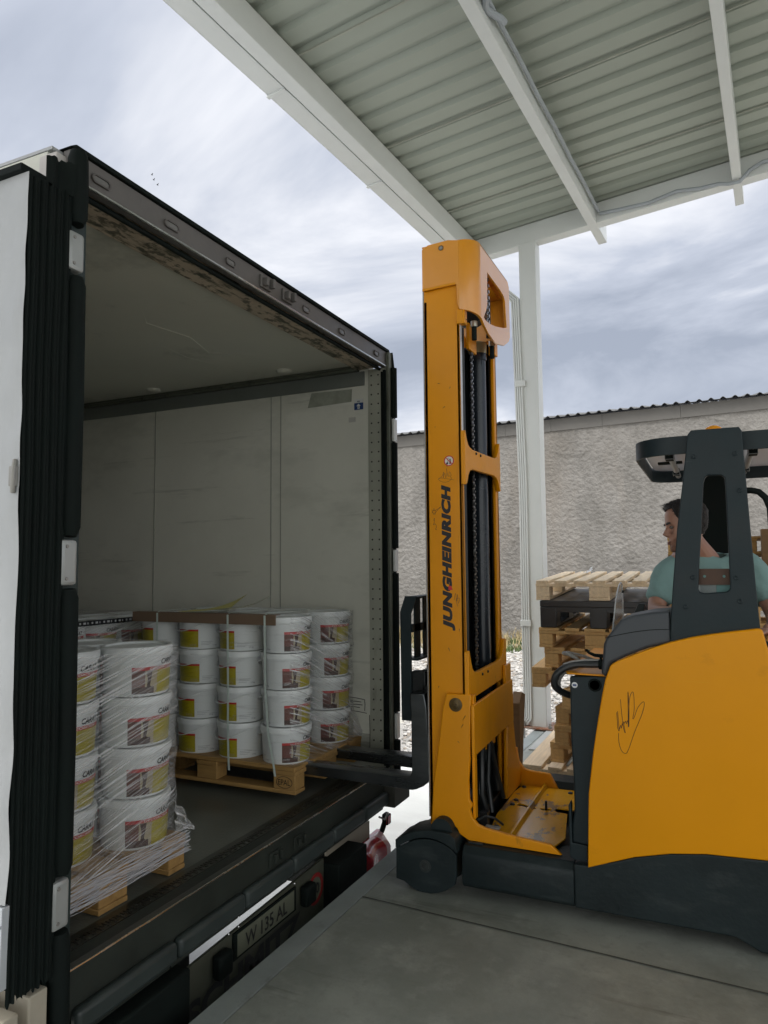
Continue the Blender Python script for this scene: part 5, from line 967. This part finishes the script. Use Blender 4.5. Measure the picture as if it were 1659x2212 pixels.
# --- fork carriage, backrest, forks
b = MB(); b.box(-1.505, -1.44, 3.66, 4.08, .80, .91); b.box(-1.50, -1.45, 3.66, 4.08, .50, .60); b.box(-1.50, -1.42, 3.60, 3.66, .90, 1.03); b.box(-1.47, -1.38, 3.64, 3.74, .93, 1.0); b.box(-1.44, -1.36, 3.60, 4.10, .80, .96); b.box(-1.43, -1.35, 3.62, 4.1, .52, .62); b.box(-1.42, -1.36, 3.70, 4.05, .55, .95); b.build('fork_carriage', BK, fk, .006)
b = MB(); b.lathe([(.03, 0), (.03, .05), (.02, .06), (0, .06)], 16, (-1.42, 3.70, 1.0)); b.box(-1.45, -1.40, 3.63, 3.66, .985, 1.035); b.tube([(-1.44, 3.66, 1.02), (-1.41, 3.70, 1.06), (-1.40, 3.75, 1.02)], .01, 6); b.build('fork_lock', BK, fk, .003)
for y in (3.50, 3.865):
    b = MB(); y1 = y+.12
    b.prism('y', [(-1.470, 0.930), (-1.390, 0.930), (-1.377, 0.860), (-1.365, 0.534), (-1.370, 0.489), (-1.400, 0.459), (-1.440, 0.439), (-1.465, 0.432), (-2.115, 0.441), (-3.065, 0.454), (-3.065, 0.469), (-2.165, 0.492), (-1.495, 0.496), (-1.473, 0.504), (-1.465, 0.524), (-1.465, 0.800)], y, y1); b.build('fork', FORK if y > 3.8 else FORK, fk, .006)
b = MB()
b.prism('y', [(-1.556, .765), (-1.495, .765), (-1.497, 1.335), (-1.46, 1.432), (-1.53, 1.432), (-1.560, 1.345)], 3.588, 3.600)
b.prism('y', [(-1.556, .765), (-1.495, .765), (-1.497, 1.335), (-1.46, 1.432), (-1.53, 1.432), (-1.560, 1.345)], 4.20, 4.212)
b.box(-1.530, -1.46, 3.60, 4.20, 1.418, 1.430); b.box(-1.503, -1.494, 3.60, 4.20, 1.235, 1.28)
b.box(-1.530, -1.46, 3.60, 4.20, 1.085, 1.097)
for (ya, yb) in ((3.64, 3.725), (3.77, 3.875), (3.92, 4.02), (4.06, 4.15)): b.box(-1.502, -1.494, ya, yb, 1.09, 1.42)
b.build('load_backrest', DG, fk, .002)
b = MB(); b.box(-1.558, -1.50, 3.5985, 3.606, .766, 1.34); b.build('backrest_plate', DG, fk)
# --- overhead guard
post = [(-.184, 1.252), (-.163, 1.478), (-.134, 1.75), (-.105, 1.95), (-.082, 2.125), (-.076, 2.165), (-.062, 2.183), (.128, 2.182), (.138, 2.165), (.150, 1.85), (.162, 1.55), (.173, 1.322)]
slt = [(-.058, 1.485), (-.052, 1.572), (-.04, 1.70), (-.026, 1.88), (-.020, 1.949), (-.013, 1.971), (.0, 1.980), (.052, 1.977), (.064, 1.965), (.0655, 1.90), (.067, 1.493), (.062, 1.48), (.050, 1.474), (-.036, 1.467), (-.052, 1.472)]
b = MB(); b.prism('y', post, FY+.022, FY+.060, [slt]); po = b.build('guard_post', DG, fk, .005, 3)
b = MB()
for (x, z) in ((-.056, 2.064), (.109, 2.066), (.119, 1.905), (.090, 1.535), (.102, 1.435), (-.112, 1.409), (-.078, 1.536)):
    b.lathe([(.011, 0), (.011, -.003), (.008, -.0045), (.004, -.0035), (.0035, -.001), (0, -.001)], 16, (x, FY+.022, z), 'y')
b.build('post_screw', DG, po)
b = MB(); b.box(-.06, .075, FY+.062, FY+.070, 1.503, 1.573); b.build('slot_plate', BROWNP, fk, .001)
b = MB()
for x in (-.032, .045): b.lathe([(.006, 0), (.006, -.002), (0, -.002)], 12, (x, FY+.062, 1.54), 'y')
b.build('plate_screw', LBTEAL, fk)
b = MB()
for k in range(26): b.box(-.05+.0023*k*1.1, -.0487+.0023*k*1.1, FY+.078, FY+.080, 1.462, 1.505, 1)
b.box(-.07, .012, FY+.080, FY+.084, 1.455, 1.507, 0); b.box(.012, .078, FY+.080, FY+.084, 1.455, 1.507, 2); b.build('load_chart', [mat('chart_white', (.42, .46, .46), .5), mat('chart_line', (.16, .2, .2), .5), LBTEAL], fk)
# rear guard column, seat back
b = MB(); b.prism('y', [(-.06, 1.0), (-.04, 2.13), (.14, 2.13), (.16, 1.0)], 4.34, 4.40); b.build('seat_back', RB, fk, .02, 3)
b = MB(); b.box(-.28, .28, 3.86, 4.34, .78, .90); b.build('seat', RB, fk, .03, 3)
# ring
def ring_path(inset=0):
    x0, x1, y0, y1, r_ = -.315+inset, .98-inset, FY+.09+inset, 4.66-inset, .17
    pts = []
    for (cx, cy, a0) in ((x1-r_, y0+r_, -90), (x1-r_, y1-r_, 0), (x0+r_*.7, y1-r_*.7, 90), (x0+r_, y0+r_, 180)):
        for i in range(9): a = R(a0+90*i/8); q_ = r_*(.7 if a0 == 90 else 1); pts.append((cx+q_*math.cos(a), cy+q_*math.sin(a)))
    return pts
rp0, rp1 = ring_path(), ring_path(.008); b = MB(); vs = []; fs = []; n = len(rp0)
for (p0, p1) in zip(rp0, rp1): vs += [(p0[0], p0[1], 2.090), (p0[0], p0[1], 2.172), (p1[0], p1[1], 2.172), (p1[0], p1[1], 2.090)]
for i in range(n):
    for j in range(4): fs.append((4*i+j, 4*i+(j+1) % 4, 4*((i+1) % n)+(j+1) % 4, 4*((i+1) % n)+j))
b.add(vs, fs); b.build('overhead_guard_ring', DG, fk, .001, 1)
b = MB(); b.prism('z', ring_path(.02), 2.158, 2.164); b.build('roof_pane', PANE, fk)
for x in (-.165, .19, .55):
    b = MB(); b.tube([(x, 3.47, 2.125), (x, 4.64, 2.125)], .016, 10); b.box(x-.02, x+.02, 3.60, 3.68, 2.09, 2.14, 1); b.box(x-.018, x+.018, 4.36, 4.42, 2.1, 2.14, 1); b.build('guard_strut', [mat('strut_grey', (.32, .33, .34), .4, .3) if x < 0 else bpy.data.materials['strut_grey'], RB], fk, .002)
b = MB(); b.box(-.24, -.12, 3.98, 4.02, 2.118, 2.130); b.build('light_bracket', RB, fk, .003)
b = MB(); b.lathe([(.048, 2.166), (.05, 2.172), (.046, 2.20), (.036, 2.222), (.018, 2.233), (0, 2.235)], 24, (.03, 3.60, 0)); b.build('beacon', BEAC, fk)
b = MB(); gp = [(.14, 3.44, 1.910), (.165, 3.44, 1.910), (.195, 3.44, 1.902), (.22, 3.44, 1.875), (.235, 3.44, 1.83), (.24, 3.44, 1.6), (.25, 3.44, 1.30)]; b.tube(gp, .0135, 12); b.build('grab_handle', RB, fk)
b = MB(); b.tube([(.19, 3.40, 1.26), (.23, 3.40, 1.24), (.30, 3.40, 1.18)], .012, 8); b.build('panel_trim', RB, fk)
# ================================================================ driver
pe = thing('person', 'driver in a mint green T-shirt sitting behind the guard post, head turned to the left', 'person', (-.02, 4.05, .88))
def skin_mesh(nodes, edges, sub=2):
    """nodes: list of (x,y,z, rx, ry); returns verts, faces of a skinned, subdivided surface"""
    me = bpy.data.meshes.new('sk'); me.from_pydata([n[:3] for n in nodes], edges, []); ob = bpy.data.objects.new('sk', me); col.objects.link(ob)
    sm = ob.modifiers.new('s', 'SKIN'); sm.use_smooth_shade = True; sm.branch_smoothing = .7
    for i, n in enumerate(nodes): me.skin_vertices[0].data[i].radius = (n[3], n[4] if len(n) > 4 else n[3])
    me.skin_vertices[0].data[0].use_root = True
    s2 = ob.modifiers.new('u', 'SUBSURF'); s2.levels = sub; s2.render_levels = sub
    dg = bpy.context.evaluated_depsgraph_get(); r_ = bpy.data.meshes.new_from_object(ob.evaluated_get(dg))
    out = ([v.co.copy() for v in r_.vertices], [tuple(p.vertices) for p in r_.polygons]); bpy.data.objects.remove(ob); bpy.data.meshes.remove(me); bpy.data.meshes.remove(r_); return out
HC = Vector((-.118, 3.90, 1.78)); HA = R(180+18)      # head centre; facing azimuth (towards -X, a little to the camera)
HROT = Matrix.Rotation(HA, 3, 'Z') @ Matrix.Rotation(R(5), 3, 'Y') @ Matrix.Rotation(R(5), 3, 'X')
def HP(v): return HC+HROT @ Vector(v)                 # head frame: +x face, +y its left, z up
# profile tables: z, front, back, half width
PR = [(-.125, .058, -.005, .030), (-.115, .074, -.02, .044), (-.095, .082, -.045, .055), (-.07, .080, -.065, .062), (-.045, .080, -.078, .066), (-.02, .080, -.088, .070), (.01, .084, -.097, .073), (.035, .087, -.103, .075), (.065, .087, -.106, .076), (.09, .078, -.100, .072), (.110, .058, -.083, .060), (.122, .032, -.055, .042), (.128, .0, -.02, .012)]
def gs(x, s_): return math.exp(-(x/s_)**2)
def head_fn(u, v, grow=0):
    t = v*(len(PR)-1); i = min(int(t), len(PR)-2); f = t-i; z, fr, bk_, hw = [PR[i][k]*(1-f)+PR[i+1][k]*f for k in range(4)]
    a = 2*math.pi*u-math.pi; c_, s_ = math.cos(a), math.sin(a); e_ = .86
    cx = (fr+bk_)/2; rx = (fr-bk_)/2
    x = cx+rx*math.copysign(abs(c_)**e_, c_); y = hw*math.copysign(abs(s_)**e_, s_)
    if c_ > 0:
        nose = .026*gs(y, .010)*gs(z+.030, .016)+.017*gs(y, .009)*gs(z+.010, .022)+.007*gs(abs(y)-.012, .007)*gs(z+.034, .010)
        x += nose+.0075*gs(z-.022, .010)*gs(abs(y)-.022, .022)-.012*gs(abs(y)-.031, .013)*gs(z-.001, .013)+.006*gs(abs(y)-.045, .014)*gs(z+.028, .018)
        x += .008*gs(y, .020)*gs(z+.066, .006)+.009*gs(y, .018)*gs(z+.080, .006)-.006*gs(y, .022)*gs(z+.073, .003)-.004*gs(y, .02)*gs(z+.090, .006)+.010*gs(y, .022)*gs(z+.110, .014)
    return HP((x*(1+grow), y*(1+grow), z+grow*.06))
b = MB(); b.grid(head_fn, 72, 60)
# ears
for sg in (-1, 1):
    pts = [HP((-.002+.017*math.cos(R(a))-.004, sg*(.073+.010*(math.cos(R(a)) < 0)), .0+.031*math.sin(R(a)))) for a in range(-150, 160, 20)]
    b.tube(pts, .0055, 8); b.tube([HP((-.004, sg*.071, -.02)), HP((-.006, sg*.075, .0)), HP((-.004, sg*.073, .022))], .010, 8)
# body: torso, neck, arms, legs and hands in one surface
nodes = [(-.01, 4.10, .98, .15, .12), (-.01, 4.08, 1.14, .155, .115), (-.015, 4.05, 1.32, .165, .12), (-.02, 4.02, 1.50, .165, .115), (-.02, 4.0, 1.60, .10, .085), (-.035, 3.98, 1.635, .062, .058), (-.075, 3.94, 1.70, .051, .052), (-.10, 3.915, 1.755, .050, .052),
         (-.165, 3.99, 1.60, .070), (-.212, 3.97, 1.56, .064), (-.252, 3.93, 1.44, .054), (-.268, 3.86, 1.36, .044), (-.225, 3.76, 1.352, .040), (-.165, 3.68, 1.365, .030), (-.135, 3.655, 1.372, .026, .02),
         (.13, 4.0, 1.61, .070), (.182, 3.985, 1.57, .064), (.235, 3.94, 1.44, .055), (.262, 3.86, 1.35, .044), (.255, 3.75, 1.315, .040), (.225, 3.63, 1.30, .030), (.205, 3.58, 1.30, .028, .02),
         (-.11, 4.08, .97, .10), (-.17, 3.88, 1.00, .085), (-.19, 3.62, 1.02, .062), (-.19, 3.62, .80, .058), (-.19, 3.66, .58, .042), (-.19, 3.58, .52, .04, .03),
         (.10, 4.08, .97, .10), (.15, 3.88, 1.00, .085), (.17, 3.62, 1.02, .062), (.17, 3.62, .80, .058), (.17, 3.66, .58, .042), (.17, 3.58, .52, .04, .03)]
edges = [(0, 1), (1, 2), (2, 3), (3, 4), (4, 5), (5, 6), (6, 7), (3, 8), (8, 9), (9, 10), (10, 11), (11, 12), (12, 13), (13, 14), (3, 15), (15, 16), (16, 17), (17, 18), (18, 19), (19, 20), (20, 21), (0, 22), (22, 23), (23, 24), (24, 25), (25, 26), (26, 27), (0, 28), (28, 29), (29, 30), (30, 31), (31, 32), (32, 33)]
v_, f_ = skin_mesh(nodes, edges); b.add(v_, f_)
# hands: palm plus five separate bent fingers each
def hand(bm_, wrist, fwd, upv, flip):
    fwd = Vector(fwd).normalized(); upv = Vector(upv).normalized(); sd_ = fwd.cross(upv)*flip; W0 = Vector(wrist)
    def pt(f, s_, u): return W0+fwd*f+sd_*s_+upv*u
    ns = [(*pt(-.01, 0, 0), .024, .018), (*pt(.035, 0, 0), .036, .014), (*pt(.075, 0, 0), .040, .013)]
    v_, f_ = skin_mesh(ns, [(0, 1), (1, 2)], 2); bm_.add(v_, f_)
    for k, (s_, l_) in enumerate(((-.030, .070), (-.010, .080), (.011, .075), (.031, .058))):
        bend = .022+.004*k; ns = [(*pt(.06, s_*.9, 0), .0095), (*pt(.085+l_*.1, s_, .002), .0095), (*pt(.085+l_*.5, s_*1.06, -bend*.6), .0085), (*pt(.085+l_*.78, s_*1.06, -bend*1.5), .0078), (*pt(.085+l_*.86, s_*1.04, -bend*2.3), .007)]
        v_, f_ = skin_mesh(ns, [(0, 1), (1, 2), (2, 3), (3, 4)], 1); bm_.add(v_, f_)
    ns = [(*pt(.02, -.025, -.004), .012), (*pt(.045, -.045, -.012), .011), (*pt(.07, -.055, -.022), .0098), (*pt(.092, -.052, -.030), .008)]
    v_, f_ = skin_mesh(ns, [(0, 1), (1, 2), (2, 3)], 1); bm_.add(v_, f_)
hand(b, (-.135, 3.655, 1.372), (.75, -.6, .05), (0, 0, 1), 1); hand(b, (.205, 3.58, 1.30), (-.5, -.75, -.1), (0, 0, 1), -1)
# fuse into one continuous surface
me = bpy.data.meshes.new('body_raw'); me.from_pydata(b.v, [], b.f); me.update(); ob = bpy.data.objects.new('body_raw', me); col.objects.link(ob)
bmx = bmesh.new(); bmx.from_mesh(me); bmesh.ops.recalc_face_normals(bmx, faces=bmx.faces); bmesh.ops.holes_fill(bmx, edges=[e_ for e_ in bmx.edges if len(e_.link_faces) == 1], sides=0); bmx.to_mesh(me); bmx.free()
rm = ob.modifiers.new('r', 'REMESH'); rm.mode = 'VOXEL'; rm.voxel_size = .0042; rm.use_smooth_shade = True
s3 = ob.modifiers.new('cs', 'SMOOTH'); s3.factor = .5; s3.iterations = 2
dg = bpy.context.evaluated_depsgraph_get(); fm = bpy.data.meshes.new_from_object(ob.evaluated_get(dg)); bpy.data.objects.remove(ob)
fm.materials.clear(); fm.materials.append(SKIN)
fm.transform(Matrix.Translation(-ORG[pe.name])); fm.name = 'body'
for p in fm.polygons: p.use_smooth = True
bo = bpy.data.objects.new('body', fm); col.objects.link(bo); bo.parent = pe
# face pieces
for sg in (-1, 1):
    b = MB(); b.lathe([(0, -.0115), (.006, -.0098), (.010, -.005), (.0115, 0), (.010, .005), (.006, .0098), (0, .0115)], 16, (0, 0, 0)); b.v = [tuple(HP((.0715+v[0], sg*.031+v[1], .002+v[2]*.72))) for v in b.v]; b.build('eye', EYEW, pe)
    b = MB(); b.lathe([(.0048, .0112), (0, .0122)], 12, (0, 0, 0), 'x'); b.v = [tuple(HP((.0715+v[0], sg*.031+v[1]+.001, .0015+v[2]))) for v in b.v]; b.build('iris', INK, pe)
    b = MB(); b.tube([HP((.0905-.35*abs(y-.020), sg*y, .020+.004*math.sin((y-.012)*70))) for y in (.010, .018, .026, .034, .044, .050)], [.004, .006, .0065, .006, .0045, .002], 6); b.build('eyebrow', HAIR, pe)
    b = MB(); b.tube([HP((.0845-.4*abs(y-.026), sg*y, .010+.002*math.sin((y-.015)*90))) for y in (.018, .024, .031, .038, .044)], [.001, .0022, .0026, .0022, .001], 6); b.build('eyelid', SKIN, pe)
b = MB(); b.tube([HP((.0925-.25*abs(y), y, -.0705+.002*gs(y, .008))) for y in (-.02, -.01, 0, .01, .02)], [.001, .0035, .0040, .0035, .001], 6); b.tube([HP((.0935-.25*abs(y), y, -.0785)) for y in (-.017, -.008, 0, .008, .017)], [.001, .0038, .0045, .0038, .001], 6); b.build('lips', LIPS, pe)
b = MB()   # short beard and moustache follow the jaw
def beard(u, v):
    p0 = head_fn(.5+(u-.5)*.62, .012+.30*v); return p0
rj = random.Random(4); vs0 = []
for i in range(5200):
    u = .5+rj.uniform(-.30, .30); v = rj.uniform(.02, .45)
    yv = abs(u-.5)
    hh = .15+.9*yv if yv > .05 else .34
    if v > min(.52, .20+1.0*yv) and not (yv < .10 and .385 < v < .43): continue
    p0 = head_fn(u, v); q0 = head_fn(u, v, .03); d_ = (q0-p0).normalized(); s_ = .0015; t1 = d_.cross(Vector((0, 0, 1))).normalized()*s_; tip = p0+d_*.0032+Vector((0, 0, -.003))
    b.add([p0-t1-d_*.001, p0+t1-d_*.001, tip+t1*.6, tip-t1*.6], [(0, 1, 2, 3)])
b.build('beard', STUB, pe, ang=180)
b = MB()   # hair: shell with tufts swept forward
def hair_fn(u, v):
    a = abs(2*u-1); lim = .52 if a > .32 else (.52+.20*(1-a/.32)**.7)
    lo = .755-.0*a if a < .22 else (.755-.42*min(1, (a-.22)/.30)); lo = max(.30, lo)
    vv = lo+(1-lo)*v; p0 = head_fn(u, vv); c0 = HP((-.01, 0, .02)); d_ = (p0-c0).normalized()
    th = .003+.011*min(1, v*5+.15*(a > .5)); th += .004*mnoise.noise(p0*38)+.0025*mnoise.noise(p0*110); th += .010*gs(a, .22)*gs(v-.18, .25)
    return p0+d_*th
b.grid(hair_fn, 90, 40)
for i in range(900):
    u = rj.random(); v = rj.random()**.8; p0 = hair_fn(u, v); c0 = HP((-.01, 0, .02)); d_ = (p0-c0).normalized(); fwdv = HROT @ Vector((1, 0, .1)); q0 = p0+d_*rj.uniform(.002, .007)+fwdv*rj.uniform(.004, .016)*(1 if abs(2*u-1) < .5 else .2)+Vector((0, 0, -.008 if abs(2*u-1) > .5 else .002))
    t1 = d_.cross(fwdv).normalized()*.0028; b.add([p0-t1, p0+t1, q0], [(0, 1, 2)])
b.build('hair', HAIR, pe, ang=180)
# T-shirt: slightly larger torso with short sleeves, open at neck and cuffs
ns = [(-.01, 4.10, .94, .17, .14), (-.01, 4.08, 1.14, .172, .13), (-.015, 4.045, 1.32, .180, .135), (-.02, 4.015, 1.50, .178, .130), (-.02, 3.995, 1.615, .128, .115),
      (-.160, 3.985, 1.605, .078), (-.206, 3.965, 1.56, .076), (-.252, 3.925, 1.425, .070), (-.258, 3.915, 1.40, .070),
      (.13, 3.995, 1.615, .080), (.180, 3.98, 1.572, .078), (.240, 3.935, 1.425, .073), (.244, 3.925, 1.40, .071)]
v_, f_ = skin_mesh(ns, [(0, 1), (1, 2), (2, 3), (3, 4), (3, 5), (5, 6), (6, 7), (7, 8), (3, 9), (9, 10), (10, 11), (11, 12)], 2)
me = bpy.data.meshes.new('t'); me.from_pydata(v_, [], f_); me.update(); bmx = bmesh.new(); bmx.from_mesh(me); bmesh.ops.subdivide_edges(bmx, edges=bmx.edges, cuts=1, use_grid_fill=True)
def cut(co, no):
    g_ = bmesh.ops.bisect_plane(bmx, geom=bmx.verts[:]+bmx.edges[:]+bmx.faces[:], plane_co=co, plane_no=no, clear_outer=True)
cut((-.262, 3.91, 1.405), (-.25, -.3, -1)) if False else None
def cutlocal(cond, co, no):
    fs = [f for f in bmx.faces if cond(f.calc_center_median())]
    geom = set(fs)
    for f in fs: geom.update(f.verts); geom.update(f.edges)
    bmesh.ops.bisect_plane(bmx, geom=list(geom), plane_co=co, plane_no=no, clear_outer=True)
cutlocal(lambda c: c.x < -.19 and c.z < 1.47, (-.262, 3.91, 1.398), (-.12, -.25, -1))
cutlocal(lambda c: c.x > .16 and c.z < 1.47, (.244, 3.92, 1.398), (.12, -.25, -1))
cutlocal(lambda c: abs(c.x+.03) < .15 and c.z > 1.55, (-.02, 3.90, 1.628), (-.05, -.42, .90))
for v in bmx.verts:
    p_ = v.co; v.co += v.normal*(.009*mnoise.noise(Vector((p_.x*12+p_.z*9, p_.y*12, p_.z*5)))+.005*mnoise.noise(Vector((p_.x*30+p_.z*20, p_.y*20, p_.z*9))))
bmx.to_mesh(me); bmx.free(); b = MB(); b.add([v.co.copy() for v in me.vertices], [tuple(p.vertices) for p in me.polygons])
ts = b.build('t_shirt', TEE, pe, ang=180); sd = ts.modifiers.new('thick', 'SOLIDIFY'); sd.thickness = .004; sd.offset = 1
b = MB(); ns = [(-.01, 4.10, .95, .165, .14), (-.11, 4.08, .975, .112), (-.17, 3.88, 1.005, .097), (-.19, 3.61, 1.022, .076), (-.19, 3.61, .80, .070), (-.19, 3.65, .56, .055), (.10, 4.08, .975, .112), (.15, 3.88, 1.005, .097), (.17, 3.61, 1.022, .076), (.17, 3.61, .80, .070), (.17, 3.65, .56, .055)]
v_, f_ = skin_mesh(ns, [(0, 1), (1, 2), (2, 3), (3, 4), (4, 5), (0, 6), (6, 7), (7, 8), (8, 9), (9, 10)], 2); b.add(v_, f_); b.build('trousers', JEAN, pe, ang=180)
for x in (-.19, .17):
    b = MB(); v_, f_ = skin_mesh([(x, 3.68, .50, .05, .04), (x, 3.60, .49, .05, .04), (x, 3.52, .48, .045, .03)], [(0, 1), (1, 2)], 2); b.add(v_, f_); b.build('shoe', RB, pe, ang=180)
b = MB(); b.box(-.42, .28, 3.45, 4.3, .40, .445); b.build('cab_floor', RB, fk)
